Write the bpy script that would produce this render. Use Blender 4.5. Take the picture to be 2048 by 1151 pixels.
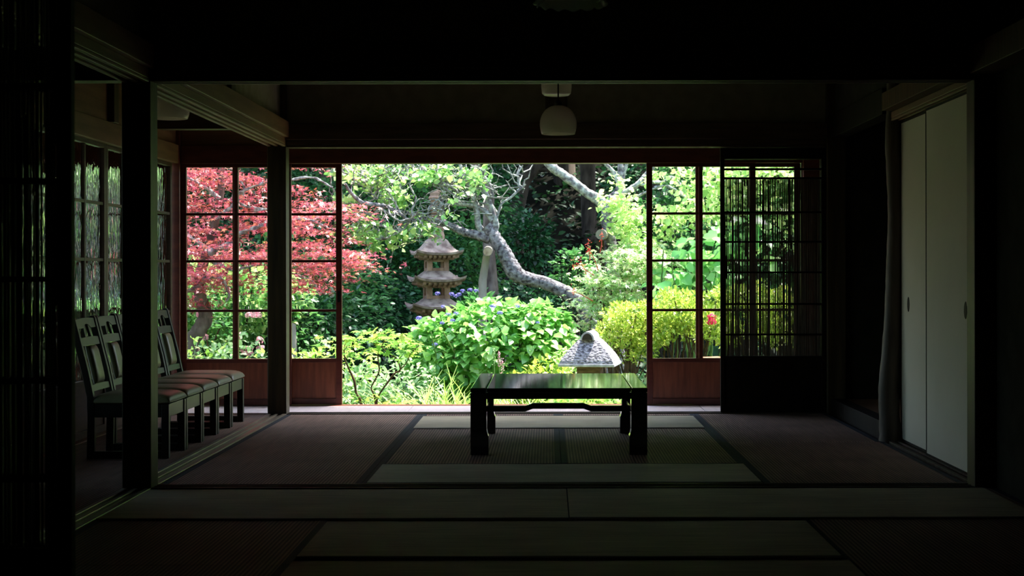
import bpy, math, random
import numpy as np
from mathutils import Vector, Matrix

for o in list(bpy.data.objects):
    bpy.data.objects.remove(o)
SC = bpy.context.scene
COL = SC.collection
R = math.radians
random.seed(7)
RNG = np.random.default_rng(11)

# ------------------------------------------------------------------ camera
F = 3176.0            # focal length in pixels of the 2048 px wide frame
VX, VY = 1097.0, 540.0
CH = 0.966            # eye height over the mats
cam = bpy.data.cameras.new('camera')
cam.sensor_width = 36.0
cam.lens = F / 2048 * 36.0
cam.shift_x = -(VX - 1024) / 2048
cam.shift_y = -(575.5 - VY) / 2048
cam.clip_start = 0.05
cam.clip_end = 300
cam.dof.use_dof = True
cam.dof.focus_distance = 9.5
cam.dof.aperture_fstop = 9.0
camo = bpy.data.objects.new('camera', cam)
COL.objects.link(camo)
camo.matrix_world = Matrix.Translation((0, 0, CH)) @ Matrix.Rotation(R(90), 4, 'X') @ Matrix.Rotation(R(-0.1), 4, 'Z')
SC.camera = camo

# ------------------------------------------------------------------ sky, sun, exposure
w = bpy.data.worlds.new('sky')
SC.world = w
w.use_nodes = True
nt = w.node_tree
bg = nt.nodes['Background']
sky = nt.nodes.new('ShaderNodeTexSky')
sky.sky_type = 'NISHITA'
sky.sun_disc = False
sky.sun_elevation = R(62)
sky.sun_rotation = R(35)
sky.air_density = 1.4
sky.dust_density = 2.5
nt.links.new(sky.outputs[0], bg.inputs[0])
bg.inputs[1].default_value = 0.44
sun = bpy.data.lights.new('sun', 'SUN')
sun.energy = 11.5
sun.angle = R(1.2)
sun.color = (1.0, 0.96, 0.88)
suno = bpy.data.objects.new('sun', sun)
COL.objects.link(suno)
suno.rotation_euler = Vector((0.30, 0.26, 0.90)).to_track_quat('Z', 'Y').to_euler()
suno.location = (5, 15, 12)
SC.view_settings.view_transform = 'Standard'
SC.view_settings.look = 'None'
SC.view_settings.gamma = 1
SC.view_settings.use_curve_mapping = False
SC.view_settings.exposure = 0.84
cy = SC.cycles
cy.max_bounces = 10
cy.diffuse_bounces = 6
cy.glossy_bounces = 4
cy.transmission_bounces = 8
cy.transparent_max_bounces = 16
cy.use_denoising = True
cy.sample_clamp_indirect = 4.0


def at(px, py, Y):
    """point at distance Y that the photograph shows at pixel px, py"""
    s = F / Y
    return ((px - VX) / s, Y, CH - (py - VY) / s)


# ------------------------------------------------------------------ materials
def _nt(name):
    m = bpy.data.materials.new(name)
    m.use_nodes = True
    t = m.node_tree
    b = t.nodes['Principled BSDF']
    return m, t, b


def mat(name, c1, c2=None, rough=0.6, scale=(6, 6, 6), spec=0.5, bump=0.0, detail=4, coat=0.0, metal=0.0, bscale=1.0, coords='Object'):
    m, t, b = _nt(name)
    b.inputs['Roughness'].default_value = rough
    b.inputs['Specular IOR Level'].default_value = spec
    b.inputs['Metallic'].default_value = metal
    b.inputs['Coat Weight'].default_value = coat
    b.inputs['Coat Roughness'].default_value = 0.06
    c2 = c2 or c1
    tc = t.nodes.new('ShaderNodeTexCoord')
    mp = t.nodes.new('ShaderNodeMapping')
    mp.inputs['Scale'].default_value = scale
    ns = t.nodes.new('ShaderNodeTexNoise')
    ns.inputs['Scale'].default_value = 1.0
    ns.inputs['Detail'].default_value = detail
    t.links.new(tc.outputs[coords], mp.inputs[0])
    t.links.new(mp.outputs[0], ns.inputs['Vector'])
    mx = t.nodes.new('ShaderNodeValToRGB')
    mx.color_ramp.elements[0].position = 0.35
    mx.color_ramp.elements[1].position = 0.65
    mx.color_ramp.elements[0].color = (*c1, 1)
    mx.color_ramp.elements[1].color = (*c2, 1)
    t.links.new(ns.outputs['Fac'], mx.inputs[0])
    t.links.new(mx.outputs[0], b.inputs['Base Color'])
    if bump:
        bp = t.nodes.new('ShaderNodeBump')
        bp.inputs['Strength'].default_value = bump
        bp.inputs['Distance'].default_value = 0.01 * bscale
        t.links.new(ns.outputs['Fac'], bp.inputs['Height'])
        t.links.new(bp.outputs[0], b.inputs['Normal'])
    return m


def rib_mat(name, c1, c2, axis, period, rough=0.7, cross=None, spec=0.3, wear=0.35):
    """woven rush: ribs across one axis, with soft streaks of wear"""
    m, t, b = _nt(name)
    b.inputs['Roughness'].default_value = rough
    b.inputs['Specular IOR Level'].default_value = spec
    tc = t.nodes.new('ShaderNodeTexCoord')
    sp = t.nodes.new('ShaderNodeSeparateXYZ')
    t.links.new(tc.outputs['Object'], sp.inputs[0])
    ml = t.nodes.new('ShaderNodeMath'); ml.operation = 'MULTIPLY'
    ml.inputs[1].default_value = 2 * math.pi / period
    t.links.new(sp.outputs[axis], ml.inputs[0])
    sn = t.nodes.new('ShaderNodeMath'); sn.operation = 'SINE'
    t.links.new(ml.outputs[0], sn.inputs[0])
    mr = t.nodes.new('ShaderNodeMapRange')
    mr.inputs['From Min'].default_value = -1
    t.links.new(sn.outputs[0], mr.inputs['Value'])
    mp = t.nodes.new('ShaderNodeMapping')
    mp.inputs['Scale'].default_value = (3, 40, 3) if axis == 'Y' else (40, 3, 3)
    t.links.new(tc.outputs['Object'], mp.inputs[0])
    ns = t.nodes.new('ShaderNodeTexNoise'); ns.inputs['Scale'].default_value = 1.0; ns.inputs['Detail'].default_value = 5
    t.links.new(mp.outputs[0], ns.inputs['Vector'])
    n2 = t.nodes.new('ShaderNodeTexNoise'); n2.inputs['Scale'].default_value = 2.5; n2.inputs['Detail'].default_value = 3
    t.links.new(tc.outputs['Object'], n2.inputs['Vector'])
    mx = t.nodes.new('ShaderNodeMix'); mx.data_type = 'RGBA'
    mx.inputs['A'].default_value = (*c1, 1); mx.inputs['B'].default_value = (*c2, 1)
    t.links.new(mr.outputs[0], mx.inputs['Factor'])
    hs = t.nodes.new('ShaderNodeHueSaturation')
    a = t.nodes.new('ShaderNodeMath'); a.operation = 'ADD'
    t.links.new(ns.outputs['Fac'], a.inputs[0]); t.links.new(n2.outputs['Fac'], a.inputs[1])
    v = t.nodes.new('ShaderNodeMapRange')
    v.inputs['From Min'].default_value = 0.6; v.inputs['From Max'].default_value = 1.4
    v.inputs['To Min'].default_value = 1 - wear; v.inputs['To Max'].default_value = 1 + wear
    t.links.new(a.outputs[0], v.inputs['Value'])
    t.links.new(v.outputs[0], hs.inputs['Value'])
    t.links.new(mx.outputs['Result'], hs.inputs['Color'])
    t.links.new(hs.outputs[0], b.inputs['Base Color'])
    bp = t.nodes.new('ShaderNodeBump'); bp.inputs['Strength'].default_value = 0.5; bp.inputs['Distance'].default_value = 0.002
    t.links.new(mr.outputs[0], bp.inputs['Height'])
    t.links.new(bp.outputs[0], b.inputs['Normal'])
    return m


def leaf_mat(name, cols, rough=0.4, trans=0.45, spec=0.5):
    """leaves: every leaf takes its own tone from the list"""
    m = bpy.data.materials.new(name)
    m.use_nodes = True
    t = m.node_tree
    b = t.nodes['Principled BSDF']
    out = t.nodes['Material Output']
    g = t.nodes.new('ShaderNodeNewGeometry')
    rp = t.nodes.new('ShaderNodeValToRGB')
    rp.color_ramp.interpolation = 'LINEAR'
    while len(rp.color_ramp.elements) < len(cols):
        rp.color_ramp.elements.new(0.5)
    for i, c in enumerate(cols):
        rp.color_ramp.elements[i].position = i / max(1, len(cols) - 1)
        rp.color_ramp.elements[i].color = (*c, 1)
    t.links.new(g.outputs['Random Per Island'], rp.inputs[0])
    t.links.new(rp.outputs[0], b.inputs['Base Color'])
    b.inputs['Roughness'].default_value = rough
    b.inputs['Specular IOR Level'].default_value = spec
    tr = t.nodes.new('ShaderNodeBsdfTranslucent')
    t.links.new(rp.outputs[0], tr.inputs['Color'])
    mx = t.nodes.new('ShaderNodeMixShader')
    mx.inputs[0].default_value = trans
    t.links.new(b.outputs[0], mx.inputs[1])
    t.links.new(tr.outputs[0], mx.inputs[2])
    t.links.new(mx.outputs[0], out.inputs[0])
    return m


def glass_mat(name, ripple, vert, ior, tint=(0.93, 0.96, 0.95)):
    """old hand-drawn pane: bends the view a little where its surface waves"""
    m = bpy.data.materials.new(name)
    m.use_nodes = True
    t = m.node_tree
    t.nodes.remove(t.nodes['Principled BSDF'])
    out = t.nodes['Material Output']
    tc = t.nodes.new('ShaderNodeTexCoord')
    mp = t.nodes.new('ShaderNodeMapping')
    mp.inputs['Scale'].default_value = vert
    t.links.new(tc.outputs['Object'], mp.inputs[0])
    ns = t.nodes.new('ShaderNodeTexNoise'); ns.inputs['Scale'].default_value = 1.0; ns.inputs['Detail'].default_value = 1.5
    t.links.new(mp.outputs[0], ns.inputs['Vector'])
    bp = t.nodes.new('ShaderNodeBump'); bp.inputs['Strength'].default_value = 1.0; bp.inputs['Distance'].default_value = ripple
    t.links.new(ns.outputs['Fac'], bp.inputs['Height'])
    rf = t.nodes.new('ShaderNodeBsdfRefraction'); rf.inputs['IOR'].default_value = ior
    rf.inputs['Roughness'].default_value = 0.0
    rf.inputs['Color'].default_value = (*tint, 1)
    t.links.new(bp.outputs[0], rf.inputs['Normal'])
    gl = t.nodes.new('ShaderNodeBsdfGlossy'); gl.inputs['Roughness'].default_value = 0.02
    t.links.new(bp.outputs[0], gl.inputs['Normal'])
    fr = t.nodes.new('ShaderNodeFresnel'); fr.inputs['IOR'].default_value = 1.35
    mx = t.nodes.new('ShaderNodeMixShader')
    t.links.new(fr.outputs[0], mx.inputs[0])
    t.links.new(rf.outputs[0], mx.inputs[1])
    t.links.new(gl.outputs[0], mx.inputs[2])
    t.links.new(mx.outputs[0], out.inputs[0])
    return m


M = {}
M['post'] = mat('post wood', (0.04, 0.027, 0.010), (0.085, 0.058, 0.022), 0.5, (30, 30, 2), bump=0.15)
M['beam'] = mat('beam wood', (0.06, 0.034, 0.02), (0.11, 0.066, 0.038), 0.45, (4, 4, 40), bump=0.1)
M['sill'] = mat('worn sill wood', (0.16, 0.12, 0.085), (0.27, 0.21, 0.15), 0.32, (30, 3, 30), bump=0.1)
M['sillx'] = mat('dark sill wood', (0.05, 0.038, 0.024), (0.10, 0.075, 0.05), 0.6, (3, 30, 30), spec=0.15, bump=0.1)
M['sidewood'] = mat('shade darkened door wood', (0.045, 0.024, 0.014), (0.08, 0.04, 0.022), 0.4, (8, 8, 30), bump=0.08)  # door wood darkened so its colour carries the shade on the side frames
M['dim'] = mat('shade darkened wall', (0.028, 0.027, 0.02), (0.045, 0.042, 0.032), 0.9, (8, 8, 8), spec=0.05)  # wall tone darkened, the dim room's shade is put into the colour
M['redwood'] = mat('red lacquered door wood', (0.08, 0.017, 0.011), (0.13, 0.03, 0.016), 0.38, (8, 8, 30), bump=0.08)
M['redpanel'] = mat('red brown door panel', (0.17, 0.048, 0.024), (0.26, 0.08, 0.038), 0.4, (40, 4, 4), bump=0.05)
M['darkframe'] = mat('black brown screen wood', (0.010, 0.007, 0.005), (0.018, 0.012, 0.009), 0.6, (20, 20, 4), spec=0.12)
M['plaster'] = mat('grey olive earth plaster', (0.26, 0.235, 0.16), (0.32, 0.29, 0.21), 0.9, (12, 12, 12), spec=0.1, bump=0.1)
M['boards'] = mat('cedar boards', (0.16, 0.075, 0.035), (0.26, 0.13, 0.065), 0.5, (2, 2, 22), bump=0.1)
M['ceiling'] = mat('ceiling boards', (0.09, 0.06, 0.04), (0.14, 0.09, 0.06), 0.7, (3, 30, 3))
M['fusuma'] = mat('cream door paper', (0.76, 0.70, 0.56), (0.80, 0.74, 0.60), 0.85, (3, 3, 3), spec=0.1)
M['blacklacquer'] = mat('black lacquer', (0.006, 0.005, 0.005), (0.012, 0.009, 0.008), 0.16, (4, 30, 4), spec=0.5, coat=0.6, bump=0.03)
M['tabletop'] = mat('glossy black table lacquer', (0.006, 0.004, 0.003), (0.010, 0.007, 0.005), 0.05, (5, 40, 5), spec=0.35, bump=0.02, bscale=0.4)
M['chairwood'] = mat('black chair wood', (0.014, 0.0135, 0.009), (0.024, 0.022, 0.014), 0.4, (10, 10, 10), spec=0.5)
M['leather'] = mat('olive brown leatherette', (0.19, 0.18, 0.085), (0.23, 0.22, 0.11), 0.36, (14, 14, 14), spec=0.55, bump=0.05)
M['opal'] = mat('opal white glass', (0.80, 0.75, 0.66), (0.84, 0.79, 0.70), 0.16, (3, 3, 3), spec=0.6, coat=0.3)
M['frost'] = mat('frosted grey glass', (0.42, 0.45, 0.44), (0.5, 0.53, 0.52), 0.2, (20, 20, 20), spec=0.7)
M['cord'] = mat('black cord', (0.01, 0.01, 0.01), rough=0.5)
M['heri'] = mat('dark blue black cloth edging', (0.018, 0.02, 0.028), (0.03, 0.032, 0.042), 0.75, (60, 60, 60), spec=0.2)
M['tatami'] = rib_mat('aged brown tatami weave', (0.08, 0.043, 0.03), (0.36, 0.215, 0.155), 'X', 0.0155)
M['runner'] = rib_mat('pale green grey rush runner', (0.50, 0.43, 0.28), (0.74, 0.65, 0.46), 'Y', 0.006, wear=0.3)
M['veranda'] = rib_mat('pale grey veranda matting', (0.68, 0.57, 0.58), (0.80, 0.69, 0.70), 'X', 0.006, wear=0.12)
M['reed'] = mat('reed stems', (0.09, 0.062, 0.035), (0.17, 0.12, 0.07), 0.55, (60, 60, 8))
M['handle'] = mat('dark metal pull', (0.01, 0.009, 0.008), rough=0.6, spec=0.15)
M['brownbeam'] = mat('red brown long beam', (0.06, 0.026, 0.013), (0.11, 0.048, 0.024), 0.6, (4, 40, 4), spec=0.2, bump=0.1)
M['log'] = mat('dark crooked log', (0.06, 0.04, 0.028), (0.13, 0.095, 0.07), 0.55, (14, 14, 2), bump=0.3)
M['glass'] = glass_mat('old window glass', 0.0011, (9, 9, 22), 1.12)
M['wavyglass'] = glass_mat('rippled side glass', 0.0045, (2, 26, 9), 1.14, (0.42, 0.48, 0.46))
M['soil'] = mat('garden soil and moss', (0.035, 0.045, 0.018), (0.075, 0.07, 0.035), 0.95, (2, 2, 2), spec=0.1, bump=0.5, bscale=3)
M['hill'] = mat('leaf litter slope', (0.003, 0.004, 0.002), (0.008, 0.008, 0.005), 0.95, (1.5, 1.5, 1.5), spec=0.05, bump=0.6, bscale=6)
M['stone'] = mat('reddish weathered stone', (0.18, 0.115, 0.08), (0.35, 0.235, 0.17), 0.9, (9, 9, 9), spec=0.15, bump=0.8, detail=8, bscale=1.5)
M['lichen_stone'] = mat('lichen grey stone', (0.15, 0.105, 0.09), (0.38, 0.30, 0.25), 0.9, (11, 11, 11), spec=0.15, bump=0.8, detail=8)
M['chiselled'] = mat('chiselled violet grey stone', (0.07, 0.065, 0.08), (0.46, 0.44, 0.48), 0.85, (38, 30, 85), spec=0.2, bump=1.0, detail=2, bscale=2)
M['stone_side'] = mat('pale grey stone', (0.36, 0.35, 0.38), (0.58, 0.57, 0.60), 0.85, (20, 20, 20), spec=0.2, bump=0.6)
M['lantern_post'] = mat('brown carved stone', (0.09, 0.055, 0.045), (0.20, 0.13, 0.10), 0.9, (14, 14, 50), spec=0.15, bump=0.9)
M['bark'] = mat('lichen covered plum bark', (0.045, 0.035, 0.042), (0.30, 0.29, 0.30), 0.9, (24, 24, 24), spec=0.15, bump=1.0, detail=9, bscale=2.5)
M['bark_light'] = mat('pale lichen bark', (0.11, 0.095, 0.10), (0.42, 0.44, 0.40), 0.9, (24, 24, 24), spec=0.15, bump=1.0, detail=9, bscale=2)
M['bark_dark'] = mat('dark forest bark', (0.018, 0.014, 0.011), (0.06, 0.048, 0.036), 0.95, (8, 8, 2), spec=0.1, bump=1.0, bscale=3)
M['bark_brown'] = mat('brown maple bark', (0.07, 0.05, 0.04), (0.20, 0.16, 0.13), 0.9, (10, 10, 4), spec=0.1, bump=1.0, bscale=2)
M['stem'] = mat('thin dark stems', (0.05, 0.035, 0.02), (0.11, 0.07, 0.04), 0.8, (10, 10, 10), spec=0.1)
M['greenstem'] = mat('green stems', (0.08, 0.16, 0.04), (0.14, 0.24, 0.06), 0.7, (10, 10, 10), spec=0.2)
M['redstem'] = mat('crimson young stems', (0.35, 0.03, 0.02), (0.5, 0.06, 0.03), 0.6, (10, 10, 10), spec=0.2)
M['greypost'] = mat('weathered grey wood', (0.19, 0.17, 0.15), (0.33, 0.30, 0.26), 0.85, (12, 12, 3), spec=0.15, bump=0.5)
M['cutend'] = mat('cut log end', (0.22, 0.16, 0.10), (0.42, 0.33, 0.22), 0.85, (12, 12, 12), spec=0.1)
M['terracotta'] = mat('terracotta', (0.45, 0.16, 0.09), (0.55, 0.21, 0.12), 0.8, (8, 8, 8), spec=0.2)



def opal_mat(name, c, rough, tr_w):
    m = mat(name, c, None, rough, spec=0.6)
    t = m.node_tree
    tr = t.nodes.new('ShaderNodeBsdfTranslucent'); tr.inputs[0].default_value = (*c, 1)
    mx = t.nodes.new('ShaderNodeMixShader'); mx.inputs[0].default_value = tr_w
    t.links.new(t.nodes['Principled BSDF'].outputs[0], mx.inputs[1])
    t.links.new(tr.outputs[0], mx.inputs[2])
    t.links.new(mx.outputs[0], t.nodes['Material Output'].inputs[0])
    return m


M['opal'] = opal_mat('opal white glass', (0.86, 0.80, 0.72), 0.16, 0.45)
M['frost'] = opal_mat('frosted grey glass', (0.84, 0.86, 0.84), 0.2, 0.4)

L = {}
L['hydrangea'] = leaf_mat('hydrangea leaf', [(0.11, 0.34, 0.06), (0.19, 0.49, 0.10), (0.30, 0.60, 0.14), (0.44, 0.70, 0.17)], 0.33, 0.36, 0.9)
L['plum'] = leaf_mat('plum leaf', [(0.10, 0.28, 0.06), (0.19, 0.43, 0.10), (0.34, 0.56, 0.16), (0.56, 0.72, 0.22)], 0.33, 0.38, 0.9)
L['sapling'] = leaf_mat('sapling maple leaf', [(0.14, 0.36, 0.05), (0.22, 0.48, 0.07), (0.34, 0.58, 0.09), (0.50, 0.52, 0.10)], 0.5, 0.55, 0.3)
L['red'] = leaf_mat('red maple leaf', [(0.34, 0.045, 0.08), (0.50, 0.075, 0.13), (0.60, 0.12, 0.17), (0.70, 0.20, 0.09), (0.50, 0.12, 0.18)], 0.36, 0.42, 0.9)
L['azalea'] = leaf_mat('azalea leaf', [(0.16, 0.30, 0.03), (0.32, 0.48, 0.05), (0.50, 0.62, 0.09), (0.66, 0.68, 0.18)], 0.4, 0.45, 0.5)
L['palegreen'] = leaf_mat('pale maple leaf', [(0.20, 0.46, 0.12), (0.38, 0.64, 0.20), (0.58, 0.78, 0.32), (0.76, 0.84, 0.54), (0.74, 0.56, 0.38)], 0.33, 0.42, 0.9)
L['limeleaf'] = leaf_mat('lime leaf', [(0.28, 0.50, 0.14), (0.46, 0.66, 0.22), (0.66, 0.78, 0.30)], 0.4, 0.5, 0.5)
L['big'] = leaf_mat('broad blue green leaf', [(0.10, 0.36, 0.08), (0.20, 0.52, 0.13), (0.38, 0.66, 0.17)], 0.32, 0.45, 0.6)
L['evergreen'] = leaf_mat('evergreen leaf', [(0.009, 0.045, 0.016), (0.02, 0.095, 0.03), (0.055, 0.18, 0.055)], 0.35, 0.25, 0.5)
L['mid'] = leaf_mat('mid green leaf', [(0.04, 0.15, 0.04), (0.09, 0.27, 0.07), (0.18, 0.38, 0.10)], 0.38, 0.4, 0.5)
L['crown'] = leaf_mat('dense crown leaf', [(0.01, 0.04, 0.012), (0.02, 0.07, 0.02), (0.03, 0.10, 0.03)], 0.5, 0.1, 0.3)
L['grass'] = leaf_mat('grass blade', [(0.18, 0.38, 0.05), (0.36, 0.58, 0.10), (0.60, 0.74, 0.22)], 0.45, 0.45, 0.4)
L['herb'] = leaf_mat('grey green herb', [(0.16, 0.32, 0.14), (0.30, 0.48, 0.20), (0.46, 0.60, 0.34)], 0.5, 0.45, 0.3)
L['violet'] = leaf_mat('violet petal', [(0.16, 0.15, 0.60), (0.26, 0.22, 0.62), (0.42, 0.38, 0.70)], 0.6, 0.3, 0.2)
L['lilac'] = leaf_mat('lilac petal', [(0.40, 0.18, 0.62), (0.62, 0.36, 0.78), (0.72, 0.55, 0.82)], 0.6, 0.3, 0.2)
L['pink'] = leaf_mat('pink petal', [(0.70, 0.28, 0.40), (0.80, 0.45, 0.52), (0.85, 0.62, 0.64)], 0.6, 0.3, 0.2)
L['crimson'] = leaf_mat('crimson petal', [(0.70, 0.02, 0.08), (0.85, 0.06, 0.16)], 0.5, 0.3, 0.2)
L['redshoot'] = leaf_mat('young red leaf', [(0.50, 0.04, 0.04), (0.66, 0.12, 0.07)], 0.5, 0.4, 0.3)


# ------------------------------------------------------------------ mesh helpers
def tag(o, label=None, cat=None, group=None, kind=None):
    if label: o['label'] = label
    if cat: o['category'] = cat
    if group: o['group'] = group
    if kind: o['kind'] = kind
    return o


def empty(name, loc, label=None, cat=None, group=None, kind=None, rz=0):
    o = bpy.data.objects.new(name, None)
    o.empty_display_size = 0.1
    COL.objects.link(o)
    o.location = loc
    o.rotation_euler = (0, 0, rz)
    return tag(o, label, cat, group, kind)


def world_loc(o):
    v = Vector((0, 0, 0))
    while o is not None:
        v = v + o.location
        o = o.parent
    return v


class MB:
    def __init__(self):
        self.v = []; self.f = []; self.n = 0

    def add(self, v, f):
        v = np.asarray(v, float).reshape(-1, 3)
        self.v.append(v)
        self.f.extend([tuple(i + self.n for i in q) for q in f])
        self.n += len(v)
        return self

    def box(self, x0, x1, y0, y1, z0, z1):
        v = [(x0, y0, z0), (x1, y0, z0), (x1, y1, z0), (x0, y1, z0), (x0, y0, z1), (x1, y0, z1), (x1, y1, z1), (x0, y1, z1)]
        return self.add(v, [(0, 3, 2, 1), (4, 5, 6, 7), (0, 1, 5, 4), (1, 2, 6, 5), (2, 3, 7, 6), (3, 0, 4, 7)])

    def hexa(self, bottom, top):
        return self.add(list(bottom) + list(top), [(0, 3, 2, 1), (4, 5, 6, 7), (0, 1, 5, 4), (1, 2, 6, 5), (2, 3, 7, 6), (3, 0, 4, 7)])

    def prism(self, outline, axis, a, b):
        """outline in the two other axes (in order), pushed from a to b along axis"""
        n = len(outline)
        v = []
        for t in (a, b):
            for (p, q) in outline:
                v.append({'X': (t, p, q), 'Y': (p, t, q), 'Z': (p, q, t)}[axis])
        f = [tuple(range(n))[::-1], tuple(range(n, 2 * n))]
        f += [(i, (i + 1) % n, n + (i + 1) % n, n + i) for i in range(n)]
        return self.add(v, f)

    def tube(self, pts, radii, n=8, wob=0.0, rs=None):
        P = np.asarray(pts, float)
        rr = np.asarray(radii, float)
        T = np.gradient(P, axis=0)
        T /= np.linalg.norm(T, axis=1)[:, None] + 1e-9
        up = np.array([0.31, 0.17, 0.93])
        v = []
        for i in range(len(P)):
            a = np.cross(T[i], up)
            if np.linalg.norm(a) < 0.1:
                a = np.cross(T[i], (1, 0, 0))
            a /= np.linalg.norm(a)
            b = np.cross(T[i], a)
            for k in range(n):
                th = 2 * math.pi * k / n
                r = rr[i]
                if wob:
                    r *= 1 + wob * ((rs or random).random() - 0.5) * 2
                v.append(P[i] + r * (math.cos(th) * a + math.sin(th) * b))
        f = []
        for i in range(len(P) - 1):
            for k in range(n):
                f.append((i * n + k, i * n + (k + 1) % n, (i + 1) * n + (k + 1) % n, (i + 1) * n + k))
        f.append(tuple(range(n)))
        f.append(tuple((len(P) - 1) * n + k for k in range(n))[::-1])
        return self.add(v, f)

    def lathe(self, prof, cx, cy, n=40, closed=False, ripple=0, rn=12):
        v = []
        for (r, z) in prof:
            for k in range(n):
                th = 2 * math.pi * k / n
                q = r * (1 + ripple * math.cos(rn * th))
                v.append((cx + q * math.cos(th), cy + q * math.sin(th), z))
        f = []
        m = len(prof)
        for i in range(m - 1):
            for k in range(n):
                f.append((i * n + k, i * n + (k + 1) % n, (i + 1) * n + (k + 1) % n, (i + 1) * n + k))
        if closed:
            f.append(tuple(range(n))[::-1]); f.append(tuple((m - 1) * n + k for k in range(n)))
        return self.add(v, f)

    def build(self, name, m, parent=None, smooth=False, bevel=0.0, label=None, cat=None, group=None, kind=None, origin=None):
        V = np.concatenate(self.v)
        if parent is not None:
            org = world_loc(parent)
        elif origin is not None:
            org = Vector(origin)
        else:
            lo, hi = V.min(0), V.max(0)
            org = Vector(((lo[0] + hi[0]) / 2, (lo[1] + hi[1]) / 2, lo[2]))
        V = V - np.array(org)
        me = bpy.data.meshes.new(name)
        me.from_pydata(V.tolist(), [], self.f)
        me.materials.append(m)
        if smooth:
            me.polygons.foreach_set('use_smooth', [True] * len(me.polygons))
        me.update()
        o = bpy.data.objects.new(name, me)
        COL.objects.link(o)
        if parent is not None:
            o.parent = parent
        else:
            o.location = org
        if bevel:
            bm = o.modifiers.new('bevel', 'BEVEL'); bm.width = bevel; bm.segments = 2; bm.limit_method = 'ANGLE'
        return tag(o, label, cat, group, kind)


def copy_tree(o, parent=None):
    c = o.copy()
    COL.objects.link(c)
    c.parent = parent
    for ch in list(o.children):
        copy_tree(ch, c)
    return c


def smooth_line(pts, k=5):
    """Catmull-Rom through the points (any number of columns)"""
    P = np.asarray(pts, float)
    if len(P) < 3:
        return P
    Q = np.vstack([2 * P[0] - P[1], P, 2 * P[-1] - P[-2]])
    out = []
    for i in range(1, len(Q) - 2):
        for t in np.linspace(0, 1, k, endpoint=False):
            a, b, c, d = Q[i - 1], Q[i], Q[i + 1], Q[i + 2]
            out.append(0.5 * ((2 * b) + (-a + c) * t + (2 * a - 5 * b + 4 * c - d) * t * t + (-a + 3 * b - 3 * c + d) * t ** 3))
    out.append(P[-1])
    return np.array(out)


# leaf shapes: base at the origin, tip along +y, face along +z
def T_oval(wd=0.3, cup=0.07, droop=0.12):
    v = [(0, 0, 0), (-wd, .36, cup), (0, .34, 0), (wd, .36, cup), (-wd * .72, .70, cup * .5), (0, .70, -droop * .4), (wd * .72, .70, cup * .5), (0, 1, -droop)]
    f = [(0, 3, 2), (0, 2, 1), (2, 3, 6), (2, 6, 5), (1, 2, 5), (1, 5, 4), (5, 6, 7), (4, 5, 7)]
    return np.array(v), np.array(f)


def T_small(wd=0.28):
    v = [(0, 0, 0), (wd, .5, .08), (0, 1, -.05), (-wd, .5, .08)]
    return np.array(v), np.array([(0, 1, 2), (0, 2, 3)])


def T_maple(lobes=5, spread=200, notch=0.34):
    v = [(0, 0, 0)]
    for i in range(lobes):
        a = R(90 - spread / 2 + spread * i / (lobes - 1))
        ln = 1.0 - 0.42 * abs(i - (lobes - 1) / 2) / ((lobes - 1) / 2)
        v.append((math.cos(a) * ln, math.sin(a) * ln, -0.12 * ln))
    for i in range(lobes + 1):
        a = R(90 - spread / 2 + spread * (i - 0.5) / (lobes - 1))
        q = notch * (0.5 if i in (0, lobes) else 1)
        v.append((math.cos(a) * q, math.sin(a) * q, 0.02))
    f = []
    for i in range(lobes):
        f.append((0, 1 + lobes + i, 1 + i)); f.append((0, 1 + i, 2 + lobes + i))
    return np.array(v), np.array(f)


def T_blade(bend=0.5, wd=0.03):
    v = []; f = []
    for i in range(5):
        t = i / 4
        q = wd * (1 - t) ** 0.7 + 0.002
        v += [(-q, t - 0.2 * bend * t ** 3, -bend * t * t), (q, t - 0.2 * bend * t ** 3, -bend * t * t)]
    for i in range(4):
        a = 2 * i
        f += [(a, a + 1, a + 3), (a, a + 3, a + 2)]
    return np.array(v), np.array(f)


def T_flower():
    v = [(0, 0, 0)]; f = []
    for k in range(8):
        a = k * math.pi / 4
        r = 0.5 if k % 2 == 0 else 0.22
        v.append((r * math.cos(a), r * math.sin(a), 0.05))
    for k in range(8):
        f.append((0, 1 + k, 1 + (k + 1) % 8))
    return np.array(v), np.array(f)


def nrm(a):
    return a / (np.linalg.norm(a, axis=1)[:, None] + 1e-9)


def leaves(name, tmpl, pos, axis, up, size, m, parent=None, **kw):
    tv, tf = tmpl
    pos = np.asarray(pos, float)
    N = len(pos)
    y = nrm(np.asarray(axis, float))
    x = nrm(np.cross(y, np.asarray(up, float)))
    z = np.cross(x, y)
    s = np.broadcast_to(np.asarray(size, float), (N,))[:, None, None]
    V = (tv[None, :, 0, None] * x[:, None, :] + tv[None, :, 1, None] * y[:, None, :] + tv[None, :, 2, None] * z[:, None, :]) * s + pos[:, None, :]
    V = V.reshape(-1, 3)
    FC = (tf[None] + (np.arange(N) * len(tv))[:, None, None]).reshape(-1, 3)
    org = np.array(world_loc(parent)) if parent is not None else np.array([(V[:, 0].min() + V[:, 0].max()) / 2, (V[:, 1].min() + V[:, 1].max()) / 2, V[:, 2].min()])
    V = V - org
    me = bpy.data.meshes.new(name)
    me.vertices.add(len(V)); me.vertices.foreach_set('co', V.astype(np.float32).ravel())
    me.loops.add(FC.size); me.loops.foreach_set('vertex_index', FC.astype(np.int32).ravel())
    me.polygons.add(len(FC)); me.polygons.foreach_set('loop_start', (np.arange(len(FC)) * 3).astype(np.int32))
    me.materials.append(m)
    me.update(calc_edges=True)
    o = bpy.data.objects.new(name, me)
    COL.objects.link(o)
    if parent is not None:
        o.parent = parent
    else:
        o.location = org
    return tag(o, **kw)


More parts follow.
